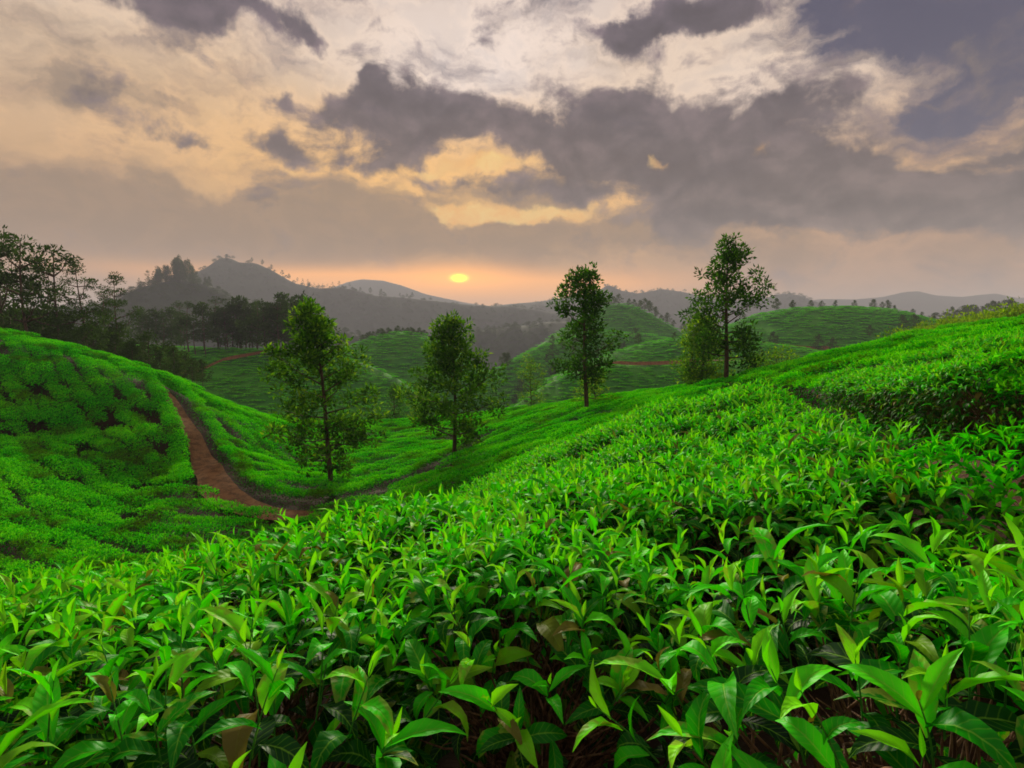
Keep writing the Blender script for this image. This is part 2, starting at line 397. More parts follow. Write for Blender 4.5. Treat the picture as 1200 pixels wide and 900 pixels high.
for a in [(600, 720, 0.95), (200, 800, 0.85), (1000, 725, 1.0), (560, 622, 1.8), (400, 652, 1.75), (200, 738, 1.5), (30, 738, 1.5), (700, 545, 3.4), (850, 502, 5.5), (850, 457, 19), (950, 524, 4.2), (1050, 560, 3.0), (1150, 596, 2.1), (640, 560, 3.0), (760, 490, 9)]: can(*a)
HEDGE = [(4.3, 4.6, -1.12), (5.0, 6.8, -1.48), (6.1, 10.2, -1.72), (9.8, 22, -2.45)]
for p_ in HEDGE: pt(*p_)
for a in [(1200, 388, 12), (1200, 376, 22), (1100, 386, 27), (1000, 409, 26), (930, 427, 26), (1300, 364, 12), (1200, 400, 6.5)]: can(*a)
for X, Y, z in [(0, -2, -1.4), (-3, -2, -1.6), (3, -2, -1.2), (6, -2, -0.8), (-8, -2, -2.2), (9, 4, -0.55), (12, 0, 0.0), (30, 10, 0.6), (42, 20, 1.0), (-25, 0, -3.5), (-40, 10, -3)]: pt(X, Y, z)
C = np.array(ctrl)


def tps_k(r2): return np.where(r2 > 1e-9, 0.5 * r2 * np.log(np.maximum(r2, 1e-9)), 0.0)


_n = len(C); _K = tps_k(((C[:, None, :2] - C[None, :, :2]) ** 2).sum(-1)) + np.eye(_n) * 1.5
_P = np.c_[np.ones(_n), C[:, :2]]
_sol = np.linalg.solve(np.block([[_K, _P], [_P.T, np.zeros((3, 3))]]), np.r_[C[:, 2], np.zeros(3)])


def ground(X, Y):
    X = np.atleast_1d(np.asarray(X, float)); Y = np.atleast_1d(np.asarray(Y, float)); sh = X.shape; X = X.ravel(); Y = Y.ravel()
    z = np.empty(len(X))
    for i in range(0, len(X), 20000):
        x, y = X[i:i + 20000], Y[i:i + 20000]
        k = tps_k((x[:, None] - C[None, :, 0]) ** 2 + (y[:, None] - C[None, :, 1]) ** 2)
        z[i:i + 20000] = k @ _sol[:_n] + _sol[_n] + _sol[_n + 1] * x + _sol[_n + 2] * y
    return z.reshape(sh)


def gz(x, y): return float(ground(x, y)[0])


gx, gy = np.meshgrid(np.linspace(-62, 48, 276), np.linspace(-8, 66, 186), indexing='ij')
gzv = ground(gx, gy) + 0.10 * fbm(gx * 0.8, gy * 0.8, 3, 3)
obj('terrain', mesh_from('terrain', np.c_[gx.ravel(), gy.ravel(), gzv.ravel()], grid_tris(276, 186), M_SOIL), kind='structure')


def smooth_line(pts, n):
    pts = np.array(pts, float); d = np.r_[0, np.cumsum(np.hypot(*(np.diff(pts[:, :2], axis=0).T)))]
    t = np.linspace(0, d[-1], n); o = np.stack([np.interp(t, d, pts[:, k]) for k in range(pts.shape[1])], 1)
    k = max(3, n // 12); ker = np.ones(k) / k
    for c in range(o.shape[1]):
        p = np.r_[np.full(k, o[0, c]), o[:, c], np.full(k, o[-1, c])]; o[:, c] = np.convolve(p, ker, 'same')[k:-k]
    return o


def strip(name, line, zf, mat, lift=0.06, nw=7, kids=None):
    """a worn earth path laid over the ground; line rows are X, Y, half-width"""
    t = np.gradient(line[:, :2], axis=0); t /= np.linalg.norm(t, axis=1)[:, None]; nrm = np.c_[-t[:, 1], t[:, 0]]
    s = np.linspace(-1, 1, nw)
    hw = line[:, 2] * (1 + 0.5 * fbm(np.arange(len(line)) * 0.13, np.zeros(len(line)), 5, 3))
    XY = line[:, None, :2] + nrm[:, None, :] * (s[None, :] * hw[:, None])[..., None]
    Z = zf(XY[..., 0], XY[..., 1]) + lift - 0.05 * (1 - s ** 2)[None, :] + 0.05 * fbm(XY[..., 0] * 2.2, XY[..., 1] * 2.2, 8, 3)
    return obj(name, mesh_from(name, np.c_[XY.reshape(-1, 2), Z.ravel()], grid_tris(len(line), nw), mat), kind='structure')


p1 = np.array([(at(*a).x, at(*a).y) for a in PATH1]); wid = np.array([0.27, 0.32, 0.42, 0.56, 0.78, 0.66, 0.50, 0.42, 0.36, 0.34, 0.32, 0.30])
def gsurf(X, Y): return ground(X, Y) + 0.10 * fbm(np.asarray(X) * 0.8, np.asarray(Y) * 0.8, 3, 3)
LINE1 = smooth_line(np.c_[p1, wid], 160)
strip('path', LINE1, gsurf, M_PATH, lift=0.09)
LINE2 = smooth_line([(4.2, 3.1, 0.22), (3.82, 4.1, 0.24), (3.92, 5.0, 0.28), (4.4, 7.0, 0.36), (5.15, 9.5, 0.40), (6.9, 14.5, 0.4), (9.0, 22, 0.35), (10.4, 28, 0.35)], 120)
strip('path', LINE2, gsurf, soil_material('gap_earth', (0.070, 0.032, 0.014), (0.036, 0.018, 0.009), (0.11, 0.055, 0.026), 2.5), lift=0.08)


def dist_line(X, Y, L):
    d2 = (X[:, None] - L[None, :, 0]) ** 2 + (Y[:, None] - L[None, :, 1]) ** 2
    i = d2.argmin(1); return np.sqrt(d2[np.arange(len(X)), i]) - L[i, 2]


# ------------------------------------------------------------------ tea leaves
def leaf_template(L, W, age, nl=6, na=4, droop=0.5, fold=0.35, wave=0.0, tip=1.6, seed=0):
    """pointed oval blade: base at the origin, along +Y, upper face +Z; keeled along the midrib and arched"""
    r = np.random.default_rng(seed); t = np.linspace(0, 1, nl + 1); s = np.linspace(-1, 1, na + 1)
    wd = np.sin(np.pi * np.clip(t, 0, 1) ** 0.92) ** 0.95 * (1 - 0.22 * t ** tip); wd[0] = 0.06; wd[-1] = 0.02
    ang = -droop * t ** 1.4 * 1.6; st = L / nl
    y = np.r_[0, np.cumsum(np.cos(ang[:-1]) * st)]; z = np.r_[0, np.cumsum(np.sin(ang[:-1]) * st)]
    V = []; U = []
    for i in range(nl + 1):
        for k in s:
            e = wave * W * math.sin(t[i] * 13 + seed + (2 if k > 0 else 0)) * abs(k) ** 2 * wd[i]
            V.append((k * wd[i] * W / 2, y[i], z[i] + fold * abs(k) * wd[i] * W / 2 + e)); U.append((k, t[i], age))
    V = np.array(V); V[:, 0] += 0.06 * W * np.sin(V[:, 1] / L * 5 + seed)
    return V, grid_tris(nl + 1, na + 1)[:, ::-1].copy(), np.array(U)


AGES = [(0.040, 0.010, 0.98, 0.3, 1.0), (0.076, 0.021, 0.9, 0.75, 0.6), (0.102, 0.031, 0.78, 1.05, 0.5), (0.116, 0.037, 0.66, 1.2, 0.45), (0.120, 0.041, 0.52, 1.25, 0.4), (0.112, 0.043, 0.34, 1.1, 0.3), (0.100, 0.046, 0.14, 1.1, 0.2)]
def leaf_set(nl, na):
    return [[leaf_template(L * f, W * f2, a, nl, na, d * q, fo, 0.10, seed=i * 7 + k) for k, (f, f2, q) in enumerate([(1, 1, 1), (1.15, 0.95, 0.7), (0.88, 1.05, 1.3)])] for i, (L, W, a, d, fo) in enumerate(AGES)]


HI, MID, LO = leaf_set(6, 4), leaf_set(3, 2), leaf_set(2, 2)
HI_ME = [[mesh_from('leaf', V, T, M_LEAF, {'leafuv': U, 'rnd': np.full(len(V), random.random())}) for V, T, U in row] for row in HI]


def xf(V, m): m = np.array(m); return V @ m[:3, :3].T + m[:3, 3]


def shoot(h, nleaf, r, vigour=1.0):
    """a flush: stalk points and a list of (age index, matrix)"""
    lean = Vector((r.uniform(-.18, .18), r.uniform(-.18, .18), 0)) * h
    pts = [Vector((0, 0, 0)) + lean * (k / 4) ** 2 + Vector((0, 0, h * k / 4)) for k in range(5)]
    phi = r.uniform(0, 6.28); L = []
    for i in range(nleaf):
        f = 1 - i / max(1, nleaf - 1) * 0.85
        p = pts[0].lerp(pts[-1], f) * 1.0
        age = min(6, i if i < 3 else i - r.integers(0, 2))
        tilt = [1.40, 1.08, 0.92, 0.76, 0.58, 0.3, 0.05][age] + r.uniform(-.25, .22)
        m = Matrix.Translation(p) @ Matrix.Rotation(phi, 4, 'Z') @ Matrix.Rotation(tilt, 4, 'X') @ Matrix.Rotation(r.uniform(-.35, .35), 4, 'Y') @ Matrix.Scale(r.uniform(.65, 1.3) * vigour, 4)
        L.append((int(age), int(r.integers(0, 3)), m)); phi += 2.4 + r.uniform(-.4, .4)
    return pts, L


def bush_layout(seed, rx=0.56, ry=0.52, top=0.80, nshoot=150, nside=170, big=1.0, hs=(0.06, 0.17)):
    """where shoots stand on a flat-topped clipped tea bush, and the older leaves on its flanks"""
    r = np.random.default_rng(seed); S = []; side = []
    for k in range(nshoot):
        q = math.sqrt((k + .5) / nshoot); a = k * 2.39996 + r.uniform(-.3, .3)
        x, y = q * math.cos(a) * rx, q * math.sin(a) * ry
        z = top - (0.20 if rx < .7 else .07) * q ** 4 + r.uniform(-.03, .03)
        tilt = 0.75 * q ** 3
        m = Matrix.Translation((x, y, z)) @ Matrix.Rotation(a, 4, 'Z') @ Matrix.Rotation(tilt, 4, 'Y') @ Matrix.Rotation(-a + r.uniform(0, 6.28), 4, 'Z')
        S.append((m, r.uniform(*hs) * big, int(r.integers(4, 8) if rx > .6 else r.integers(5, 9))))
    for k in range(nside):
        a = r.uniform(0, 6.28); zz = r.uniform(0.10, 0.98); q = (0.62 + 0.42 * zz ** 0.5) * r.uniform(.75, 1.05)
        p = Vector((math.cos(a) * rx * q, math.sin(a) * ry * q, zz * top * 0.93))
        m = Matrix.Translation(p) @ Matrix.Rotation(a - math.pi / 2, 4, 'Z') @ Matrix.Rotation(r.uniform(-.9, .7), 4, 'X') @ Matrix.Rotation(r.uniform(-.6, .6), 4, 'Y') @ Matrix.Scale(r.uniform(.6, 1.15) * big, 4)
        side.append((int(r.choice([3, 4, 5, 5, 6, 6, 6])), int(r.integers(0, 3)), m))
    return S, side, r


def bush_wood(seed, rx, ry, top, n=34):
    r = np.random.default_rng(seed + 500); b = Buf()
    for k in range(n):
        a = r.uniform(0, 6.28); q = math.sqrt(r.uniform(0, 1)) * 0.97
        e = Vector((math.cos(a) * rx * q, math.sin(a) * ry * q, top * r.uniform(.72, 1.0) - .12 * q ** 4))
        s = Vector((r.uniform(-.09, .09), r.uniform(-.09, .09), 0)); pts = []
        for i in range(6):
            t = i / 5; p = s.lerp(Vector((e.x * t ** .6, e.y * t ** .6, e.z)), t); p.z = e.z * t ** 1.15
            pts.append(p + Vector(r.normal(0, .014, 3)) * (0 < i < 5))
        r0 = r.uniform(.007, .013); b.tube(pts, [r0 * (1 - .75 * i / 5) for i in range(6)], 5)
        for j in range(3):
            q0 = pts[r.integers(2, 5)]; d = Vector(r.normal(0, 1, 3)); d.z = abs(d.z) * .7 + .2; d.normalize()
            l = r.uniform(.08, .22); md = q0 + d * l * .5 + Vector(r.normal(0, .015, 3))
            b.tube([q0, md, q0 + d * l + Vector(r.normal(0, .02, 3))], [.0045, .0035, .0018], 4)
    return b.mesh('branches', M_TWIG)


def bush_joined(seed, lset, mat, nshoot, nside, rx=.56, ry=.52, top=.80, big=1.0, agef=0.0, hs=(0.06, 0.17)):
    S, side, r = bush_layout(seed, rx, ry, top, nshoot, nside, big, hs); b = Buf()
    for m, h, nl in S:
        pts, L = shoot(h, nl, r, big)
        for ag, v, lm in L:
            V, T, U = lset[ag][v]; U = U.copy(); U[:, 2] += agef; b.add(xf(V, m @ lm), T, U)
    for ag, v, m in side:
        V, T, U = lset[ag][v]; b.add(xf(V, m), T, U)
    return b.mesh('foliage', mat)


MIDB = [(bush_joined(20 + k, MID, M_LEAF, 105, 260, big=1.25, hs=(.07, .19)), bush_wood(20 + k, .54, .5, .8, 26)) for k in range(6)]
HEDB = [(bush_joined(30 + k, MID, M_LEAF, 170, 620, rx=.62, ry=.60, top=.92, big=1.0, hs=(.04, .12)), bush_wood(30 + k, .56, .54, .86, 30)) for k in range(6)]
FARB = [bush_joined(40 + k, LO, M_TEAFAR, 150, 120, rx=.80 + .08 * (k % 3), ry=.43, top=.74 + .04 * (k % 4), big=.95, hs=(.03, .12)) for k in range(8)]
HILLB = [bush_joined(60 + k, LO, M_TEAFAR, 26, 10, rx=.62, ry=.50, top=.80, big=2.3, agef=.16, hs=(.01, .05)) for k in range(4)]

# ------------------------------------------------------------------ tea rows
def fprime(X): return np.interp(X, [-24, -17, -9, -3, 2], [0.80, 0.70, 0.05, -0.65, -0.8])
_xs = np.linspace(-65, 50, 2400); _f = np.cumsum(fprime(_xs)) * (_xs[1] - _xs[0]); _f -= np.interp(0, _xs, _f)
def frow(X): return np.interp(X, _xs, _f)


bush = []                                   # x, y, row heading, scale
def rows_main():
    for k in range(-65, 160):
        u = k * 1.1; X = -60.0
        while X < 30:
            f = float(fprime(X)); X += 0.70 / math.sqrt(1 + f * f) * random.uniform(.88, 1.12)
            Y = u - float(frow(X)) + 0.9 * float(fbm(np.array([X * .11]), np.array([u * .11]), 2, 2)[0]) + 0.55 * float(fbm(np.array([X * .5]), np.array([u * .6]), 21, 2)[0]) + random.uniform(-.12, .12)
            if -2 < Y < 60: bush.append((X, Y, math.atan2(-f, 1), (random.uniform(.82, 1.06) if Y > 12 else random.uniform(.88, 1.12)), 0))
def rows_right():
    for k in range(0, 60):
        u = 1.0 + k * 1.5; X = 3.0
        while X < 40:
            X += 0.84 * random.uniform(.9, 1.1); Y = u + .22 * X + .5 * float(fbm(np.array([X * .15]), np.array([u * .15]), 4, 2)[0])
            if -1 < Y < 36: bush.append((X, Y, .22, random.uniform(.95, 1.2), 1))


rows_main(); rows_right()
near_hand = [(-0.82, 1.22), (0.98, 1.16), (-1.72, 1.10), (1.92, 1.26), (-2.6, 1.25), (0.10, 1.86), (2.75, 1.6)]
for j, yy in enumerate((2.22, 3.05)):
    for i in range(-5, 6):
        if .3 < i * .92 < 1.9 and j == 0: continue            # a picking furrow behind the front bushes on the hedge side
        near_hand.append((i * .92 + .42 * (j % 2) + random.uniform(-.08, .08), yy + (.12 if i * .92 > .3 else 0) + random.uniform(-.08, .08)))
B = np.array(bush)
hx = np.interp(B[:, 1], LINE2[:, 1], LINE2[:, 0])              # east of the side path the hedge block begins
east = B[:, 0] > hx
keep = np.where(B[:, 4] == 1, east, ~east)
keep &= dist_line(B[:, 0], B[:, 1], LINE1) > 0.20 + .14 * vnoise(B[:, 0] * .7, B[:, 1] * .7, 12)
keep &= np.where(B[:, 1] < 29, dist_line(B[:, 0], B[:, 1], LINE2) > np.where(east, 0.40, 0.55), True)
L1b = LINE1[LINE1[:, 0] > -9.5]; ni = ((B[:, 0:1] - L1b[None, :, 0]) ** 2 + (B[:, 1:2] - L1b[None, :, 1]) ** 2).argmin(1)
keep &= ~((dist_line(B[:, 0], B[:, 1], L1b) < 0.80) & (B[:, 1] < L1b[ni, 1]) & (B[:, 0] > -9))
keep &= ~((B[:, 1] < 3.55) & (np.abs(B[:, 0]) < 5.2) & ~east)
keep &= ~((B[:, 1] < 0.9) & (np.abs(B[:, 0]) < 9))
keep &= (B[:, 1] - np.interp(B[:, 0], [-60, -20, -10, 0, 10, 30, 50], [47, 44, 49, 48, 38, 38, 40])) < 6
gaps = vnoise(B[:, 0] * .9, B[:, 1] * .9, 77)                  # a few plants missing from the rows
gaps2 = vnoise((B[:, 0] * .78 - B[:, 1] * .62) * .55, (B[:, 0] * .62 + B[:, 1] * .78) * 1.5, 78)
keep &= ~(((gaps > 0.95) | (gaps2 > .79)) & (B[:, 1] > 11))
B = B[keep]
# clipped edging plants follow both sides of the earth path and the upper side of the gap
EDGE = []
def edging(L, sides, step, reg, off):
    d = np.r_[0, np.cumsum(np.hypot(np.diff(L[:, 0]), np.diff(L[:, 1])))]
    for t in np.arange(.2, d[-1], step):
        x_, y_, w_ = (np.interp(t, d, L[:, k]) for k in range(3)); x2, y2 = (np.interp(t + .1, d, L[:, k]) for k in range(2))
        a_ = math.atan2(y2 - y_, x2 - x_)
        for sd_ in sides:
            o2 = off + w_ + random.uniform(-.04, .07); EDGE.append((x_ - math.sin(a_) * o2 * sd_, y_ + math.cos(a_) * o2 * sd_, a_, random.uniform(.88, 1.02), reg))
edging(LINE1[:150], (1,), .62, 0, .36); edging(LINE1[:70], (-1,), .62, 0, .36); edging(LINE2, (-1,), .70, 1, .52)
EDGE = np.array(EDGE)
dn = np.sqrt(((B[:, None, :2] - EDGE[None, :, :2]) ** 2).sum(-1)).min(1); B = np.concatenate([B[dn > .55], EDGE])
NH = np.array([(x, y, random.uniform(-.3, .3), random.uniform(.98, 1.1), 2) for x, y in near_hand])
NH = NH[(dist_line(NH[:, 0], NH[:, 1], LINE2) > 0.42) & (NH[:, 0] < np.interp(NH[:, 1], LINE2[:, 1], LINE2[:, 0]))]
B = np.concatenate([NH, B])
BZ = ground(B[:, 0], B[:, 1]); e_ = 0.25
NX = -(ground(B[:, 0] + e_, B[:, 1]) - ground(B[:, 0] - e_, B[:, 1])) / (2 * e_); NY = -(ground(B[:, 0], B[:, 1] + e_) - ground(B[:, 0], B[:, 1] - e_)) / (2 * e_)

# which plants does the photograph show?  march a sight line over the clipped canopy
D = np.sqrt(B[:, 0] ** 2 + B[:, 1] ** 2 + BZ ** 2)
cs, sn = math.cos(PITCH), math.sin(PITCH); tz = BZ + BUSH_H
dep = B[:, 1] * cs - tz * sn; upv = B[:, 1] * sn + tz * cs
PX = 600 + F * B[:, 0] / np.maximum(dep, .05); PY = 450 - F * upv / np.maximum(dep, .05)
vis = (dep > .3) & (PX > -40) & (PX < 1240) & (PY > 250) & (PY < 1250)
for t in np.linspace(.12, .97, 30):
    z = ground(B[:, 0] * t, B[:, 1] * t) + BUSH_H * .9
    vis &= ~((z > tz * t + 0.10) & (B[:, 1] * t > 0.9) & (D * (1 - t) > 1.0))
order = np.argsort(np.where(vis, D, D + 1e4))
single = np.zeros(len(B), bool); single[order[:300]] = vis[order[:300]]


def place(i):
    m = Matrix.Translation((B[i, 0], B[i, 1], BZ[i] - .02))
    nv = Vector((NX[i] * .75, NY[i] * .75, 1)).normalized()
    q = Vector((0, 0, 1)).rotation_difference(nv).to_matrix().to_4x4()
    flip = math.pi if (i % 2) else 0
    return m @ q @ Matrix.Rotation(B[i, 2] + flip, 4, 'Z') @ Matrix.Scale(B[i, 3], 4)


near_n = 0
for i in np.where(single)[0]:
    x, y, hd, sc, reg = B[i]; M = place(i)
    if D[i] < 3.4 and reg == 2:
        # close enough that every leaf shows: shoots and leaves one by one
        near_n += 1; seed = 900 + int(i)
        front = (y < 1.95)
        t = obj('tea_bush', None); t.matrix_basis = M; t.empty_display_size = .2; t['category'] = 'bush'; t['group'] = 'tea bushes at arm\'s length'
        t['label'] = ('tea bush thin of leaves, bare brown twigs showing between two fuller bushes' if front and abs(x) < .4 else
                      'broad-leaved tea bush on the valley side of the bare twigs' if front and -1.3 < x < 0 else
                      'broad-leaved tea bush on the hedge side of the bare twigs' if front and 0 < x < 1.4 else
                      'large-leaved tea bush at the drop into the valley' if front and x < 0 else
                      'large-leaved tea bush in the outermost row below the earth gap' if front else
                      'tea bush with arching shoots in the second row behind the bare twigs')
        obj('branches', bush_wood(seed, .56, .54, .82, (110 if abs(x) < .4 else 70) if front else 30), t)
        S, side, r = bush_layout(seed, .58, .56, .80, 92, (220 if abs(x) < .4 else 380) if front else 160, 1.28, (.07, .22))
        inv = M
        S.sort(key=lambda s: (inv @ s[0].translation).length)
        nleaf = 0; fol = Buf()
        if front:                           # picked-over opening where the bare wood shows
            opn = lambda p: ((p.x + .02) / .20) ** 2 + ((p.y - 1.10) / .30) ** 2 < r.uniform(.5, 1.1)
            S = [q_ for q_ in S if not opn(M @ q_[0].translation)]; side = [q_ for q_ in side if not opn(M @ q_[2].translation) or r.uniform() < .5]
        for m, h, nl in S:
            pts, L = shoot(h, nl, r, 1.25)
            rad = [.0022, .002, .0017, .0013, .0009]
            if nleaf + len(L) <= 240:
                sb = Buf(); sb.tube(pts, rad, 5); s_ = obj('shoot', sb.mesh('shoot', M_STALK), t); s_.matrix_basis = m
                for ag, v, lm in L:
                    l_ = obj('leaf', HI_ME[ag][v], s_); l_.matrix_basis = lm
                nleaf += len(L)
            else:
                for ag, v, lm in L:
                    V, T, U = HI[ag][v]; fol.add(xf(V, m @ lm), T, U)
        side.sort(key=lambda s: (inv @ s[2].translation).length)
        for k, (ag, v, m) in enumerate(side):
            if nleaf < 300:
                l_ = obj('leaf', HI_ME[ag][v], t); l_.matrix_basis = m; nleaf += 1
            else:
                V, T, U = HI[ag][v]; fol.add(xf(V, m), T, U)
        obj('foliage', fol.mesh('foliage', M_LEAF), t, kind='stuff')
    elif D[i] < 13:
        fo, wd = (HEDB if reg == 1 else MIDB)[i % 6]
        lab, grp = (('tea bush in the dense carpet of leafy shoots on the knoll below the hedge', 'tea bushes on the knoll') if reg != 1 else ('clipped hedge bush with dark leafy flank above the bare earth gap', 'hedge bushes above the earth gap'))
        t = obj('tea_bush', None); t.matrix_basis = M; t['label'] = lab; t['category'] = 'bush'; t['group'] = grp
        obj('foliage', fo, t, kind='stuff'); obj('branches', wd, t)
    else:
        t = obj('tea_bush', FARB[i % 8]); t.matrix_basis = M; t['category'] = 'bush'
        if reg == 1: t['label'], t['group'] = 'clipped tea bush in the striped rows climbing above the hedge', 'tea bushes in the upper rows'
        else: t['label'], t['group'] = 'small clipped tea bush on the slope falling towards the earth path', 'tea bushes on the valley slope'


# ------------------------------------------------------------------ scattered stuff through geometry nodes
def scatter(name, pts, rot, scl, protos, label, cat):
    """one object of uncountable plants: points carrying turn and size, a plant on each"""
    pc = bpy.data.collections.new(name + '_kinds')
    for k, p in enumerate(protos):
        pc.objects.link(bpy.data.objects.new(f'{name}_kind_{k}', p))
    n = len(pts); me = bpy.data.meshes.new(name); me.vertices.add(n); me.vertices.foreach_set('co', np.ascontiguousarray(pts, np.float32).ravel())
    for nm, a, ty in (('rot', rot, 'FLOAT_VECTOR'), ('scl', scl, 'FLOAT_VECTOR')):
        at_ = me.attributes.new(nm, ty, 'POINT'); at_.data.foreach_set('vector', np.ascontiguousarray(a, np.float32).ravel())
    ix = me.attributes.new('pick', 'INT', 'POINT'); ix.data.foreach_set('value', rng.integers(0, len(protos), n).astype(np.int32))
    o = obj(name, me, kind='stuff', label=label, category=cat)
    g = bpy.data.node_groups.new(name, 'GeometryNodeTree')
    g.interface.new_socket('Geometry', in_out='INPUT', socket_type='NodeSocketGeometry'); g.interface.new_socket('Geometry', in_out='OUTPUT', socket_type='NodeSocketGeometry')
    gi, go = g.nodes.new('NodeGroupInput'), g.nodes.new('NodeGroupOutput')
    ins = g.nodes.new('GeometryNodeInstanceOnPoints'); ci = g.nodes.new('GeometryNodeCollectionInfo')
    ci.inputs['Collection'].default_value = pc; ci.inputs['Separate Children'].default_value = True; ci.inputs['Reset Children'].default_value = True
    def na(nm, dt):
        a = g.nodes.new('GeometryNodeInputNamedAttribute'); a.data_type = dt; a.inputs['Name'].default_value = nm; return a.outputs['Attribute']
    e2r = g.nodes.new('FunctionNodeEulerToRotation')
    L = g.links
    L.new(gi.outputs[0], ins.inputs['Points']); L.new(ci.outputs[0], ins.inputs['Instance']); ins.inputs['Pick Instance'].default_value = True
    L.new(na('pick', 'INT'), ins.inputs['Instance Index']); L.new(na('rot', 'FLOAT_VECTOR'), e2r.inputs[0]); L.new(e2r.outputs[0], ins.inputs['Rotation'])
    L.new(na('scl', 'FLOAT_VECTOR'), ins.inputs['Scale']); L.new(ins.outputs[0], go.inputs[0])
    md = o.modifiers.new('scatter', 'NODES'); md.node_group = g
    return o


rest = np.where(~single)[0]
rp, rr_, rs_ = [], [], []
for i in rest:
    l, q, s = place(i).decompose(); rp.append(l); rr_.append(q.to_euler()); rs_.append(s)
scatter('tea_bushes', rp, rr_, rs_, FARB, 'unbroken rows of small clipped tea bushes covering the slopes either side of the path', 'bushes')


# ------------------------------------------------------------------ trees
def blade(L, W):
    V = np.array([(0, 0, 0), (W / 2, L * .45, .08 * L), (0, L, -.1 * L), (-W / 2, L * .45, .08 * L), (0, L * .45, 0)])
    T = np.array([(0, 1, 4), (1, 2, 4), (0, 4, 3), (4, 2, 3)]); U = np.array([(0, 0, 0), (1, .5, 0), (0, 1, 0), (-1, .5, 0), (0, .5, 0)], float)
    return V, T, U


def tuft(buf, c, r, n, size, rr, flat=1.0, age=0.5, up=0.3):
    """n leaf blades spread through a small cloud, most of them pointing outwards"""
    V, T, U = blade(size, size * .42)
    d = rr.normal(0, 1, (n, 3)); d /= np.linalg.norm(d, axis=1)[:, None]; rad = r * rr.uniform(.15, 1, (n, 1)) ** .6
    p = np.array(c)[None] + d * rad * np.array([1, 1, flat])
    y = d + np.array([0, 0, up]) + rr.normal(0, .45, (n, 3)); y /= np.linalg.norm(y, axis=1)[:, None]
    x = np.cross(y, rr.normal(0, 1, (n, 3))); x /= np.linalg.norm(x, axis=1)[:, None]; z = np.cross(x, y)
    k = rr.uniform(.65, 1.25, (n, 1, 1))
    P = (V[None, :, 0:1] * x[:, None] + V[None, :, 1:2] * y[:, None] + V[None, :, 2:3] * z[:, None]) * k + p[:, None]
    u = np.repeat(U[None], n, 0); u[:, :, 2] = (age + rr.uniform(-.22, .22, n))[:, None]
    buf.V.append(P.reshape(-1, 3)); buf.T.append((T[None] + (np.arange(n) * 5)[:, None, None]).reshape(-1, 3) + buf.n); buf.n += 5 * n
    buf.U.append(u.reshape(-1, 3)); buf.Rn.append(np.repeat(rr.uniform(0, 1, n), 5))


def silver_oak(h, prof, seed, nb=46, clear=.28, trunk_r=.13, leaf=.17, per=22, tuftr=.32, age=.5, lean=(0, 0), up=.55, sub=3):
    """upright tree: straight tapering trunk, ascending limbs, foliage in separate ragged tufts along them"""
    rr = np.random.default_rng(seed); tb = Buf(); cb = Buf()
    axis = [Vector((lean[0] * t ** 1.5 + .05 * math.sin(t * 7 + seed), lean[1] * t ** 1.5 + .05 * math.cos(t * 6 + seed), h * t)) for t in np.linspace(0, 1, 12)]
    tb.tube(axis, [trunk_r * (1.25 if k == 0 else 1) * (1 - .88 * k / 11) for k in range(12)], 8)
    ph = np.array([p[0] for p in prof]); pr = np.array([p[1] for p in prof])
    for k in range(nb):
        t = clear + (1 - clear) * (k + rr.uniform(0, 1)) / nb * .97
        R_ = float(np.interp(t, ph, pr)) * rr.choice([.5, .8, .95, 1.05, 1.12]) * rr.uniform(.9, 1.1); a = k * 2.39996 + rr.uniform(-.5, .5)
        i = t * 11; i0 = min(10, int(i)); b0 = axis[i0].lerp(axis[i0 + 1], i - i0)
        rise = R_ * up * rr.uniform(.6, 1.4) * (1 if t > .45 else .45)
        e = b0 + Vector((math.cos(a) * R_, math.sin(a) * R_, rise)); mid = b0.lerp(e, .5) + Vector((0, 0, -.06 * R_))
        tb.tube([b0, mid, e], [.035 * (1 - .5 * t) + .008, .022 * (1 - .5 * t) + .006, .006], 4)
        nt = int(sub + 1 + R_ * 1.6)
        for j in range(nt):
            f = 1 - j * .62 / nt
            c = b0.lerp(e, f) + Vector(rr.normal(0, .26, 3)) * (j > 0)
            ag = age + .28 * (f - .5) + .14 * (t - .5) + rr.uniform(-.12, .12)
            if j: tb.tube([b0.lerp(e, f * .85), c], [.009, .004], 3)
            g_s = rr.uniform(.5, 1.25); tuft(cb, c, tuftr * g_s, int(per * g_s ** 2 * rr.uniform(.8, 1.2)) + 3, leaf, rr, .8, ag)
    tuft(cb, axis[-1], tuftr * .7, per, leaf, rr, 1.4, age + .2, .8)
    return tb, cb


def tree(name, label, cat, loc, bufs, mat, bark=None, group=None, rz=0.0):
    t = thing(name, label, cat, loc, rz, group); tb, cb = bufs
    obj('trunk', tb.mesh('trunk', bark or M_BARK), t); obj('crown', cb.mesh('crown', mat, False), t, kind='stuff')
    return t


def base(px, py, Y, sink=.1):
    p = at(px, py, Y); z = gz(p.x, p.y); return (p.x, p.y, z - sink)


def to_h(px, pytop, b): return at(px, pytop, b[1]).z - b[2]


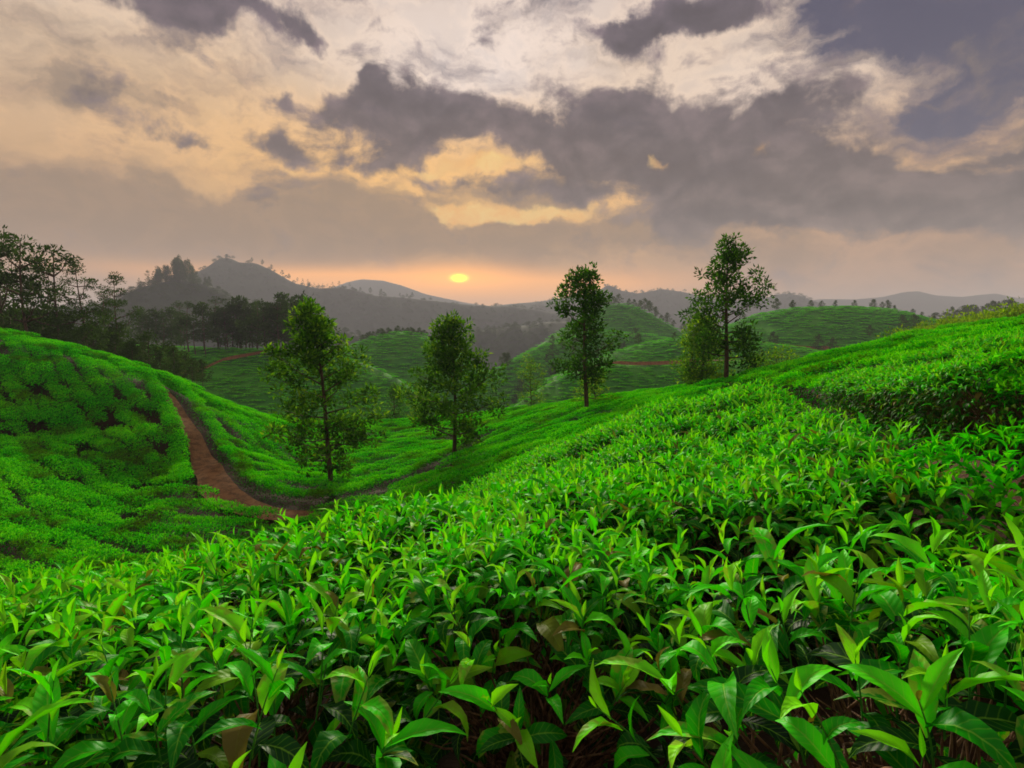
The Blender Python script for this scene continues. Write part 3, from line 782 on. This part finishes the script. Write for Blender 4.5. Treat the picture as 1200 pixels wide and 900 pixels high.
b1 = base(390, 578, 24.6); h1 = to_h(372, 352, b1)
tree('silver_oak_tree', 'slender bright green tree standing on the hedge edge above the earth path', 'tree', b1,
     silver_oak(h1 - .3, [(.12, .9), (.22, 2.1), (.35, 1.9), (.5, 2.0), (.65, 1.7), (.8, 1.15), (.92, .65), (1, .2)], 3, 38, .17, .13, .23, 44, .37, .48, (-.75, 0)), M_OAK)
b2 = base(533, 545, 28.8); h2 = to_h(531, 366, b2)
tree('silver_oak_tree', 'broad-based conical olive green tree beside the dark ditch-like path', 'tree', b2,
     silver_oak(h2 - .3, [(.15, 1.4), (.26, 2.7), (.42, 2.3), (.55, 1.85), (.7, 1.4), (.85, .75), (1, .2)], 5, 38, .17, .12, .23, 41, .37, .46, (0, 0)), M_OAK)
b3 = base(687, 488, 31); h3 = to_h(680, 308, b3)
tree('silver_oak_tree', 'tall dark narrow tree with reddish tints alone on the tea slope', 'tree', b3,
     silver_oak(h3 - .55, [(.2, .7), (.33, 1.6), (.5, 1.75), (.65, 1.45), (.8, 1.3), (.92, 1.0), (1, .3)], 8, 32, .27, .14, .23, 38, .37, .28, (-.3, 0)), M_OAK)
b4 = base(850, 444, 29.5); h4 = to_h(848, 266, b4)
tree('silver_oak_tree', 'tallest tree with open spreading crown and reddish trunk on the knoll crest', 'tree', b4,
     silver_oak(h4 - .75, [(.25, .9), (.36, 1.75), (.5, 1.8), (.62, 1.55), (.75, 1.15), (.9, .6), (1, .2)], 13, 34, .25, .14, .23, 31, .37, .30, (-.1, 0)), M_OAK)
b5 = base(822, 448, 33); h5 = to_h(828, 372, b5)
tree('young_silver_oak_tree', 'bushy yellow-green young tree tucked beside the tallest tree', 'tree', b5,
     silver_oak(h5, [(.05, 1.3), (.3, 1.45), (.6, 1.0), (.85, .5), (1, .15)], 17, 34, .06, .07, .2, 44, .45, .62), M_OAK)
b6 = base(697, 482, 34); h6 = to_h(697, 438, b6)
tree('young_silver_oak_tree', 'thin pale sapling half hidden behind the dark narrow tree', 'tree', b6, silver_oak(h6, [(.2, .9), (.5, .9), (.8, .5), (1, .1)], 19, 16, .2, .05, .16, 16, .3, .75), M_OAK)


def leafy_shrub(r, h, seed, n=26, leaf=.15, age=.7, per=26):
    rr = np.random.default_rng(seed); tb = Buf(); cb = Buf()
    for k in range(n):
        a = rr.uniform(0, 6.28); q = math.sqrt(rr.uniform(0, 1)); z = h * rr.uniform(.25, 1) * (1 - .35 * q * q)
        e = Vector((math.cos(a) * r * q, math.sin(a) * r * q, z)); tb.tube([(0, 0, 0), e * .5 + Vector((0, 0, .1)), e], [.03, .018, .006], 4)
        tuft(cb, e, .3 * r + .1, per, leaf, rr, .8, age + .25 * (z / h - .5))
    return tb, cb


b7 = base(884, 442, 31); tree('shrub', 'narrow leafy shrub on the crest where the hedge rows begin', 'shrub', b7, leafy_shrub(.75, to_h(884, 400, b7), 21), M_OAK)
b8 = base(916, 440, 29.5); tree('shrub', 'rounded yellow-green shrub rising over the end of the hedge rows', 'shrub', b8, leafy_shrub(1.1, to_h(916, 400, b8), 23, 34), M_OAK)
b9 = base(828, 446, 31); tree('shrub', 'low pale shrub at the foot of the tallest tree', 'shrub', (b9[0] + .6, b9[1], gz(b9[0] + .6, b9[1])), leafy_shrub(.45, 1.6, 25, 16, age=.8), M_OAK)


# ------------------------------------------------------------------ hills
class Hill:
    """rounded ridge through surveyed skyline points, falling away in front and behind; pos(u, v) gives its surface"""
    def __init__(s, name, ridge, front, back, drop, mat, seed, amp=1.5, nscale=.03, p=1.4, nu=140, nv=90, rough=0.0):
        r = np.array([tuple(at(*a)) for a in ridge]); s.front, s.back, s.drop, s.amp, s.ns, s.seed, s.p, s.rough = front, back, drop, amp, nscale, seed, p, rough
        d = np.r_[0, np.cumsum(np.hypot(r[1:, 0] - r[:-1, 0], r[1:, 1] - r[:-1, 1]))]; s.len = d[-1]
        t = np.linspace(0, d[-1], 300); q = np.stack([np.interp(t, d, r[:, k]) for k in range(3)], 1)
        k = 3 if rough else 9; ker = np.hanning(k + 2)[1:-1]; ker /= ker.sum()
        for c in range(3):
            e = np.r_[np.full(k, q[0, c]), q[:, c], np.full(k, q[-1, c])]; q[:, c] = np.convolve(e, ker, 'same')[k:-k]
        s.q = q; s.t = np.linspace(0, 1, 300)
        U, V = np.meshgrid(np.linspace(0, 1, nu), np.linspace(-1, 1, nv), indexing='ij'); X, Y, Z = s.pos(U, V)
        s.o = obj(name, mesh_from(name, np.c_[X.ravel(), Y.ravel(), Z.ravel()], grid_tris(nu, nv)[:, ::-1], mat), kind='structure')
    def pos(s, U, V):
        x, y, z = (np.interp(U, s.t, s.q[:, k]) for k in range(3))
        run = np.where(V < 0, s.front, s.back); Y = y + V * run; X = x * (1 + .0 * V)
        a = np.abs(V); fall = s.drop * (a ** s.p) * (1 - .25 * a ** 3) / .75
        side = np.clip(a * 4, 0, 1)
        n = fbm(X * s.ns, Y * s.ns, s.seed, 5) * 2 * s.amp
        if s.rough: n = n - s.rough * np.abs(fbm(X * s.ns * .6 + 9, Y * s.ns * .35 + 4, s.seed + 30, 4)) * 4 * side
        return X, Y, z - fall + n * ((0.5 if s.rough else 0.25) + (.5 if s.rough else .75) * side)
    def pts(s, du, dv, v0=-1, v1=.25, u0=0, u1=1, jit=.5):
        nu, nv = int(s.len * (u1 - u0) / du), max(1, int(s.front * (v1 - v0) / dv))
        U, V = np.meshgrid(np.linspace(u0, u1, nu), np.linspace(v0, v1, nv), indexing='ij')
        U = U + rng.uniform(-jit, jit, U.shape) * du / s.len; V = V + rng.uniform(-jit * .36, jit * .36, V.shape) + .7 * np.sin(U * 57) * dv / s.front * 0 + (fbm(U * 25, V * 9, s.seed, 3) * 5) * dv / s.front
        U, V = np.clip(U, 0, 1).ravel(), np.clip(V, -1, 1).ravel(); return (np.stack(s.pos(U, V), 1), U, V)
    def on(s, px, v=0.0):
        """surface point seen at image column px on the line v of the hill"""
        U = np.linspace(0, 1, 1200); X, Y, Z = s.pos(U, np.full(1200, v)); i = np.abs(600 + F * X / Y - px).argmin(); return Vector((X[i], Y[i], Z[i]))


g_ = 7000
gxx, gyy = np.meshgrid(np.linspace(-4800, 4800, 60), np.linspace(-1500, 4800, 60), indexing='ij')
obj('ground', mesh_from('ground', np.c_[gxx.ravel(), gyy.ravel(), -100 + 6 * fbm(gxx.ravel() * .004, gyy.ravel() * .004, 6)], grid_tris(60, 60), M_GROUND), kind='structure')

H1 = Hill('hill', [(-220, 392, 150), (0, 398, 150), (100, 402, 150), (180, 405, 150), (260, 408, 150), (340, 411, 150), (390, 416, 150), (430, 426, 148), (465, 442, 145), (500, 465, 142), (540, 495, 140)], 95, 60, 26, M_HILL, 1, 1.4, .03, 1.15)
H2 = Hill('hill', [(330, 440, 230), (395, 415, 230), (420, 402, 230), (440, 394, 230), (470, 389, 230), (500, 393, 230), (530, 408, 230), (560, 428, 228), (600, 455, 225)], 90, 60, 34, M_HILL, 2, 1.5, .02, 1.3)
H3 = Hill('hill', [(500, 480, 215), (545, 452, 220), (590, 430, 235), (620, 412, 250), (660, 398, 270), (700, 388, 290), (760, 392, 290), (800, 402, 290), (860, 420, 280)], 110, 80, 40, M_HILL, 3, 2.2, .02, 1.2)
H4 = Hill('hill', [(600, 425, 380), (650, 392, 380), (690, 368, 380), (710, 359, 380), (730, 356, 380), (750, 362, 380), (775, 376, 380), (805, 393, 380), (850, 412, 380), (900, 430, 380)], 150, 90, 60, M_HILL, 4, 2, .015, 1.25)
H5 = Hill('hill', [(640, 445, 185), (690, 426, 185), (720, 413, 185), (760, 401, 185), (800, 395, 185), (840, 396, 185), (880, 400, 185), (940, 408, 180), (1000, 420, 175)], 60, 60, 22, M_HILL, 5, 1, .03, 1.5)
H6 = Hill('hill', [(560, 505, 120), (600, 478, 122), (640, 450, 125), (680, 433, 128), (720, 427, 130), (800, 425, 132), (880, 424, 132), (960, 424, 130), (1040, 428, 126), (1120, 440, 120)], 62, 50, 24, M_HILL, 6, 1.2, .03, 1.2)
H7 = Hill('hill', [(790, 412, 240), (840, 388, 240), (890, 369, 240), (930, 362, 240), (990, 360, 240), (1040, 363, 240), (1080, 374, 240), (1110, 387, 240), (1160, 402, 235), (1230, 415, 230)], 110, 80, 44, M_HILL, 7, 1.2, .02, 1.5)
H8 = Hill('hill', [(1000, 402, 330), (1060, 388, 330), (1110, 374, 330), (1150, 365, 330), (1200, 354, 330), (1280, 340, 330), (1400, 330, 330)], 140, 90, 60, M_FOREST, 8, 3, .02, 1.2)
W1 = Hill('hill', [(-60, 372, 645), (60, 366, 645), (140, 350, 645), (165, 336, 645), (205, 328, 645), (245, 334, 645), (275, 352, 645), (330, 372, 645), (400, 388, 645), (470, 405, 645)], 285, 180, 112, M_FOREST, 9, 7.5, 0.00800, 1.15, rough=4.5)
W2 = Hill('hill', [(420, 415, 780), (480, 400, 780), (520, 394, 780), (560, 388, 780), (600, 383, 780), (640, 378, 780), (690, 378, 780), (740, 388, 780), (800, 400, 780)], 300, 180, 90, M_FOREST, 10, 9.0, 0.00667, 1.15, rough=6.0)
K1 = Hill('mountain', [(60, 372, 1296), (150, 350, 1296), (215, 325, 1296), (243, 313, 1296), (258, 302, 1296), (268, 301, 1296), (280, 307, 1296), (300, 308, 1296), (318, 316, 1296), (345, 331, 1296), (372, 337, 1296), (405, 336, 1296), (440, 345, 1296), (480, 349, 1296), (520, 353, 1296), (560, 357, 1296), (600, 360, 1296), (650, 366, 1296), (720, 380, 1296)], 594, 360, 198, M_FOREST, 11, 12.6, 0.00444, 1.1, nu=260, nv=140, rough=30.6)
K2 = Hill('mountain', [(520, 372, 1800), (580, 358, 1800), (620, 354, 1800), (650, 350, 1800), (690, 344, 1800), (706, 337, 1800), (713, 333, 1800), (728, 340, 1800), (748, 343, 1800), (775, 338, 1800), (800, 342, 1800), (830, 350, 1800), (868, 352, 1800), (895, 349, 1800), (918, 344, 1800), (938, 347, 1800), (965, 360, 1800), (1020, 372, 1800), (1100, 385, 1800)], 756, 450, 234, M_FOREST, 12, 12.6, 0.00333, 1.1, nu=260, nv=140, rough=34.2)
K3 = Hill('mountain', [(340, 352, 2700), (385, 338, 2700), (408, 330, 2700), (425, 327, 2700), (450, 329, 2700), (472, 335, 2700), (500, 345, 2700), (545, 354, 2700), (620, 364, 2700)], 756, 540, 270, M_FOREST, 13, 10.8, 0.00222, 1.1, rough=14.4)
K4 = Hill('mountain', [(860, 366, 2520), (935, 353, 2520), (962, 350, 2520), (1000, 350, 2520), (1035, 347, 2520), (1060, 341, 2520), (1075, 340, 2520), (1095, 345, 2520), (1125, 347, 2520), (1150, 344, 2520), (1165, 343, 2520), (1190, 348, 2520), (1230, 346, 2520), (1320, 336, 2520), (1420, 345, 2520)], 756, 540, 270, M_FOREST, 14, 10.8, 0.00222, 1.1, nu=200, rough=16.2)


def hill_tea(h, du, dv, sc, v0=-1, v1=.15, u0=0, u1=1):
    p, U, V = h.pts(du, dv, v0, v1, u0, u1)
    d = p[:, 1] * cs - p[:, 2] * sn; px = 600 + F * p[:, 0] / d; k = (px > -60) & (px < 1260)
    k &= vnoise(p[:, 0] * .25, p[:, 1] * .25, 5) < .88
    return p[k]


allp = []
for h, du, dv, v0, u0, u1 in ((H1, 1.2, 1.35, -.95, .05, 1), (H2, 1.8, 1.9, -.8, 0, 1), (H3, 1.9, 2.0, -.9, 0, 1), (H4, 2.4, 2.6, -.7, 0, 1), (H5, 1.4, 1.5, -.95, 0, 1), (H6, 1.15, 1.3, -.95, 0, 1), (H7, 1.7, 1.8, -.9, 0, 1)):
    p = hill_tea(h, du, dv, 1, v0, .12, u0, u1); allp.append((p, du))
hp = np.concatenate([p for p, _ in allp]); hs_ = np.concatenate([np.full(len(p), d * .95) for p, d in allp])
n_ = len(hp); hr = np.c_[np.zeros((n_, 2)), rng.uniform(-.3, .3, n_) + np.pi * rng.integers(0, 2, n_)]
hs3 = np.c_[hs_ * 1.15, hs_ * 1.1, hs_ * .55] * rng.uniform(.8, 1.15, (n_, 1))
scatter('tea_bushes', hp - np.array([0, 0, .25]), hr, hs3, HILLB, 'terraced tea bushes covering the hazy hills across the valley', 'bushes')


# ------------------------------------------------------------------ roads scored across the far hills
def hill_track(h, pts, hw, n=70):
    """an earth track through surveyed points on a hill's face"""
    U, V = np.meshgrid(np.linspace(0, 1, 500), np.linspace(-1, .05, 240), indexing='ij'); X, Y, Z = h.pos(U, V)
    dd = Y * cs - Z * sn; PXh = 600 + F * X / dd; PYh = 450 - F * (Y * sn + Z * cs) / dd
    uv = []
    for px, py in pts:
        i = ((PXh - px) ** 2 + (PYh - py) ** 2).argmin(); uv.append((U.ravel()[i], V.ravel()[i]))
    uv = smooth_line(np.array(uv), n); s = np.linspace(-1, 1, 4); rows = []
    wv = hw * (1 + .6 * fbm(np.arange(n) * .2, np.zeros(n), 3, 2))
    for k in s:
        x, y, z = h.pos(uv[:, 0], uv[:, 1] + k * wv / h.front); rows.append(np.stack([x, y, z + .6 + .2 * k], 1))
    V = np.stack(rows, 1).reshape(-1, 3); return obj('path', mesh_from('path', V, grid_tris(n, 4)[:, ::-1], M_PATH), kind='structure')


hill_track(H1, [(205, 443), (240, 434), (262, 424), (300, 417), (338, 412)], .8)
hill_track(H6, [(690, 434), (740, 429), (800, 427), (870, 426), (950, 427)], .6)
hill_track(H7, [(860, 400), (900, 405), (935, 409), (965, 412)], .9)
hill_track(H7, [(965, 412), (985, 414), (1005, 416), (1020, 417)], 2.6)

# ------------------------------------------------------------------ trees beyond the tea
def gum_tree(h, seed, spread=2.6, n=13, clump=.8, leaf=.22, per=60, clear=.35, age=.4):
    """tall open tree: forked ascending limbs, each carrying flat umbrella-like clumps with sky between"""
    rr = np.random.default_rng(seed); tb = Buf(); cb = Buf()
    ax = [Vector((.3 * math.sin(t * 4 + seed), .2 * math.cos(t * 5 + seed), h * .95 * t)) for t in np.linspace(0, 1, 9)]
    tb.tube(ax, [.19 * (1 - .85 * k / 8) for k in range(9)], 6)
    for k in range(n):
        t = clear + (.95 - clear) * (k + .5) / n; b0 = ax[min(8, int(t * 8))]; a = k * 2.4 + rr.uniform(-.4, .4)
        l = spread * rr.uniform(.5, 1.1) * (1.15 - .75 * max(0, (t - .45)) / .5)
        e = b0 + Vector((math.cos(a) * l, math.sin(a) * l, l * rr.uniform(.35, .8))); md = b0.lerp(e, .55) + Vector((0, 0, -.12 * l))
        tb.tube([b0, md, e], [.07, .045, .02], 4)
        for j in range(3):
            c = (e if j == 0 else md.lerp(e, rr.uniform(.2, .9))) + Vector(rr.normal(0, .35, 3)) * (j > 0)
            if j: tb.tube([md, c], [.03, .012], 3)
            tuft(cb, c, clump * rr.uniform(.6, 1.1), int(per * rr.uniform(.6, 1.2)), leaf, rr, .30, age + rr.uniform(-.2, .2), .4)
    tuft(cb, ax[-1], clump * .8, per, leaf, rr, .5, age, .4)
    return tb, cb


def round_tree(h, seed, w=.28, leaf=.5, n=30, per=18, age=.45, clear=.25):
    rr = np.random.default_rng(seed); tb = Buf(); cb = Buf(); tb.tube([(0, 0, -1), (.1, 0, h * .5), (0, .1, h * .95)], [.03 * h * .5, .02 * h * .5, .01], 5)
    for k in range(n):
        t = clear + (1 - clear) * (k + rr.uniform(0, 1)) / n; rad = w * h * math.sin(math.pi * min(1, .12 + .85 * (t - clear) / (1 - clear)) ** .8) * rr.uniform(.3, 1.05); a = rr.uniform(0, 6.28)
        c = Vector((math.cos(a) * rad, math.sin(a) * rad, t * h)); tb.tube([(0, 0, t * h * .85), c], [.03, .01], 3)
        tuft(cb, c, .10 * h * rr.uniform(.7, 1.2), per, leaf, rr, .7, age + rr.uniform(-.2, .2))
    return tb, cb


GUMK = [gum_tree(1.0 * 14, 70 + k, 3.4, 12, 1.05, .28, 70) for k in range(4)]
GUM_ME = [(tb.mesh('trunk', M_BARK), cb.mesh('crown', M_DARK, False)) for tb, cb in GUMK]
RND_ME = [(tb.mesh('trunk', M_BARK), cb.mesh('crown', M_DARK, False)) for tb, cb in [round_tree(10, 80 + k, .30 + .03 * k, .55, 40, 34) for k in range(4)]]
GRN_ME = [(tb.mesh('trunk', M_BARK), cb.mesh('crown', M_OAK, False)) for tb, cb in [round_tree(5, 90 + k, .26, .22, 24, 22, .5, .3) for k in range(2)]]


def stock_tree(name, label, group, loc, kind, h, h0, rz, wide=1.0, lift=1):
    t = thing(name, label, 'tree', loc, rz, group); k = h / h0; t.scale = (k * wide, k * wide, k)
    obj('trunk', kind[0], t); obj('crown', kind[1], t, kind='stuff')
    return t


def treetop(px, ytop, ground_pt):
    d = ray(px, ytop); return (d * (ground_pt.y / d.y)).z - ground_pt.z


# tall gums behind the left hand crest
for k, (px, yt, Y) in enumerate([(8, 258, 62), (38, 270, 60), (72, 282, 63), (98, 300, 66), (-40, 250, 60), (140, 316, 70), (126, 334, 78), (22, 296, 74), (60, 305, 78)]):
    p = at(px, 415, Y); p.z = max(gz(p.x, min(p.y, 60)) - 1.5, -14) if Y < 66 else at(px, 425, Y).z
    h = treetop(px, yt, p)
    lab = 'lone gum tree with two tiers of clumps where the crest dips' if px > 120 and px == 140 else 'tall dark gum tree with umbrella-like leaf clumps behind the crest'
    stock_tree('gum_tree', lab, None if px == 140 else 'gum trees behind the crest', p, GUM_ME[k % 4], h, 14, k * 1.3, .95)
# dark scrub at their feet
for k in range(46):
    px = -40 + k * 6.2 + random.uniform(-4, 4); Y = random.uniform(56, 76); yb = np.interp(px, [0, 100, 200, 300], [385, 408, 425, 445])
    p = at(px, yb + 22, Y); top = np.interp(px, [0, 60, 120, 180, 260], [362, 368, 378, 398, 425]) + random.uniform(-5, 8)
    stock_tree('scrub_tree', 'low dark scrubby tree massed below the gum trees', 'scrub below the gum trees', p, RND_ME[k % 4], treetop(px, top, p) * random.uniform(.7, 1.05), 10, k * 2.1, 1.0)
# two stands on the ridge beyond
def on_hill(h, px, v, sink=.3): p = h.on(px, v); p.z -= sink; return p
for k in range(40):
    if k < 14: px = 165 + k * 6.0 + random.uniform(-3, 3); yt = random.choice([352, 358, 366, 374, 350]) + random.uniform(-3, 8); lab = ('slim dark tree in the loose stand on the misty ridge', 'loose stand on the ridge')
    else: px = 256 + (k - 14) * 4.1 + random.uniform(-2, 2); yt = random.choice([347, 350, 354, 358]) + random.uniform(-2, 7); lab = ('dark tree in the dense plantation block on the misty ridge', 'dense plantation on the ridge')
    p = on_hill(H1, px, random.uniform(-.08, .10)); stock_tree('ridge_tree', lab[0], lab[1], p, (GUM_ME if k % 3 else RND_ME)[k % 4], treetop(px, yt, p), 14 if k % 3 else 10, k * 1.9, 1.15)
# wood capping the middle hill
for k in range(26):
    px = 424 + k * 3.1 + random.uniform(-1.5, 1.5); p = on_hill(H2, px, random.uniform(-.03, .12)); yt = np.interp(px, [424, 450, 475, 505], [402, 391, 384, 390]) + random.uniform(-2, 4)
    stock_tree('woodland_tree', 'small dark tree in the wood capping the round green hill', 'wood on the round hill', p, RND_ME[k % 4], max(3.0, treetop(px, yt, p)), 10, k, 1.3)
# crest trees on the broad hill
for k, (px, yt) in enumerate([(907, 350), (926, 352), (947, 352), (960, 353), (976, 356), (998, 352), (1020, 351), (1030, 356), (1037, 352), (1045, 358), (1066, 364), (1077, 366), (1091, 370), (925, 357), (870, 372)]):
    p = on_hill(H7, px, random.uniform(-.03, .03)); stock_tree('crest_tree', 'small round dark tree dotted along the crest of the broad green hill', 'trees along the broad crest', p, RND_ME[k % 4], max(3.2, treetop(px, yt, p)), 10, k, 1.0)
for k, (px, v) in enumerate([(910, -.45), (942, -.5), (958, -.4), (975, -.42), (1042, -.52), (1062, -.45), (1068, -.3), (1055, -.3), (905, -.3), (870, -.5), (1018, -.35)]):
    p = on_hill(H7, px, v); stock_tree('slope_tree', 'dark shade tree standing on the face of the broad green hill', 'shade trees on the broad hill', p, RND_ME[(k + 1) % 4], random.uniform(3.5, 6.5), 10, k, 1.0)
# conical hill shoulder
for k, px in enumerate([706, 712, 718, 724, 736, 742, 749, 754, 760, 767, 774, 781, 788, 800, 806]):
    p = on_hill(H4, px, random.uniform(-.04, .05)); stock_tree('shoulder_tree', 'dark tree on the shoulder of the conical green hill', 'trees on the conical hill', p, RND_ME[k % 4], random.uniform(5, 9), 10, k, 1.0)
for k in range(34):
    px = random.uniform(570, 800); p = on_hill(H3, px, random.uniform(-.55, -.02)); stock_tree('slope_tree', 'dark shade tree on the slopes below the conical hill', 'shade trees below the conical hill', p, RND_ME[k % 4], random.uniform(3.5, 7), 10, k, 1.0)
for k in range(30):
    px = random.uniform(558, 618); p = on_hill(H3, px, random.uniform(-.75, -.25)); stock_tree('woodland_tree', 'dark tree in the wood filling the valley bottom', 'wood in the valley bottom', p, RND_ME[k % 4], random.uniform(4, 7), 10, k, 1.3)
# saplings in the middle distance
def sapling(px, yb, yt, Y, seed, lab, r=.9, age=.6, mat=None):
    p = at(px, yb, Y); hh = treetop(px, yt, p)
    if Y < 60: p.z = gz(p.x, p.y) - .1; hh = treetop(px, yt, p)
    tree('sapling_tree', lab, 'tree', p, silver_oak(hh, [(.15, r * .6), (.35, r), (.6, r * .9), (.85, r * .5), (1, .1)], seed, 26, .2, .06, .17, 18, .32, age, sub=2), mat or M_OAK)
sapling(622, 482, 422, 46, 31, 'small neat olive sapling alone on the brow of the slope', 1.15)
sapling(463, 497, 451, 48, 32, 'small dark sapling between the slender tree and the broad conical tree', .7, .35)
sapling(492, 497, 455, 49, 33, 'pale wispy sapling behind the broad conical tree', .8, .7)
for k, (px, v) in enumerate([(655, -.55), (690, -.6), (720, -.62), (735, -.5), (760, -.55), (785, -.4), (590, -.5), (675, -.35), (745, -.3), (960, -.4), (800, -.65)]):
    p = on_hill(H6, px, v); stock_tree('field_tree', 'young green shade tree in the tea field across the valley', 'shade trees across the valley', p, GRN_ME[k % 2], random.uniform(2.2, 4.2), 5, k, 1.0)
for k, px in enumerate([700, 715, 748, 790, 812, 830, 870]):
    p = on_hill(H5, px, random.uniform(-.1, .1)); stock_tree('field_tree', 'tiny shade tree on the bright rounded hill', 'trees on the rounded hill', p, RND_ME[k % 4], random.uniform(2.5, 4.5), 10, k, .9)
# scrub along the skyline above the hedge rows
for k in range(40):
    px = 1050 + k * 4.4 + random.uniform(-3, 3); Y = random.uniform(30, 36); p = at(px, 400, Y); p.z = gz(p.x, p.y)
    hh = max(.9, treetop(px, np.interp(px, [1050, 1100, 1150, 1200, 1240], [387, 374, 365, 354, 346]) + random.uniform(-5, 6), p))
    t = thing('shrub', 'yellow-green wild shrub in the scrub line above the hedge rows', 'shrub', p, k, 'scrub above the hedge rows')
    if k < 6: KS = globals().setdefault('KS', []); tb, cb = leafy_shrub(.8, 1.6, 200 + k, 20); KS.append((tb.mesh('stems', M_TWIG), cb.mesh('foliage', M_SHRUB if k % 3 else M_OAK, False)))
    s_ = hh / 1.6; t.scale = (s_, s_, s_); obj('stems', KS[k % 6][0], t); obj('foliage', KS[k % 6][1], t, kind='stuff')
for k, px in enumerate([1112, 1118, 1126, 1133, 1140, 1147, 1153, 1158, 1166, 1180]):
    p = on_hill(H8, px, random.uniform(-.05, .05)); stock_tree('skyline_tree', 'hazy dark tree on the skyline ridge behind the scrub', 'trees on the hazy ridge', p, RND_ME[k % 4], random.uniform(4, 8), 10, k, 1.0)
# trees one can pick out on the misty wooded knoll
for k in range(44):
    px = (random.uniform(188, 250) if k > 9 else random.uniform(164, 190)); p = on_hill(W1, px, random.uniform(-.06, .08)); yt = np.interp(px, [164, 185, 195, 205, 215, 230, 250], [316, 312, 306, 300, 299, 305, 322]) + random.uniform(0, 8)
    stock_tree('knoll_tree', 'tall tree crowding the top of the misty wooded knoll', 'trees on the misty knoll', p, (GUM_ME if k <= 9 else RND_ME)[k % 4], max(6, treetop(px, yt, p)) * random.uniform(.6, 1.05), 14 if k <= 9 else 10, k, .62)
for k, px in enumerate([352, 358, 364, 371, 376, 381, 386, 392, 400, 412, 424, 436, 448, 470, 478, 484, 300, 312, 322, 334, 342]):
    p = on_hill(K1, px, 0); stock_tree('skyline_tree', 'tiny tree standing up from the misty mountain skyline', 'trees on the mountain skyline', p, (GUM_ME if k < 10 else RND_ME)[k % 4], random.uniform(9, 16), 14 if k < 10 else 10, k, .9)

# far woods: one mass
fp = []
for h, du, dv, v0 in ((W1, 7, 8, -.9), (W2, 7, 8, -.8), (H8, 5, 6, -.6), (K1, 11, 14, -.7), (K2, 14, 17, -.6)):
    p = hill_tea(h, du, dv, 1, v0, .05); p = p[vnoise(p[:, 0] * .02, p[:, 1] * .02, 9) + .35 * rng.uniform(-1, 1, len(p)) < .72]; fp.append((p, du))
q = np.concatenate([p for p, _ in fp]); sz = np.concatenate([np.full(len(p), .55 + .035 * d) for p, d in fp]); n_ = len(q)
sz = sz * rng.uniform(.5, 1.15, n_)
scatter('forest', q - np.array([0, 0, .5]), np.c_[np.zeros((n_, 2)), rng.uniform(0, 6.28, n_)], np.c_[sz * 1.7, sz * 1.7, sz * .8], [m[1] for m in RND_ME], 'misty forest covering the far hills and mountain flanks', 'forest')

# ------------------------------------------------------------------ haze
hz, n = material('haze'); pv = n.n.new('ShaderNodeVolumePrincipled'); pv.inputs['Color'].default_value = (0.53, 0.55, 0.64, 1); pv.inputs['Density'].default_value = HAZE; pv.inputs['Anisotropy'].default_value = 0.0
o_ = n.n.new('ShaderNodeOutputMaterial'); n.l.new(pv.outputs[0], o_.inputs['Volume'])
x0, x1, y0, y1, z0, z1 = -4820, 4820, -1520, 4820, -108, 270
V = np.array([(x, y, z) for x in (x0, x1) for y in (y0, y1) for z in (z0, z1)])
T = np.array([(0, 1, 3), (0, 3, 2), (4, 6, 7), (4, 7, 5), (0, 4, 5), (0, 5, 1), (2, 3, 7), (2, 7, 6), (0, 2, 6), (0, 6, 4), (1, 5, 7), (1, 7, 3)])
obj('haze', mesh_from('haze', V, T, hz, smooth=False), kind='stuff', label='thin pale evening haze filling the valleys', category='haze')
print('near bushes', near_n, 'bushes', len(B), 'hill bushes', len(hp), 'forest', n_, 'tris', sum(len(m.polygons) for m in bpy.data.meshes))
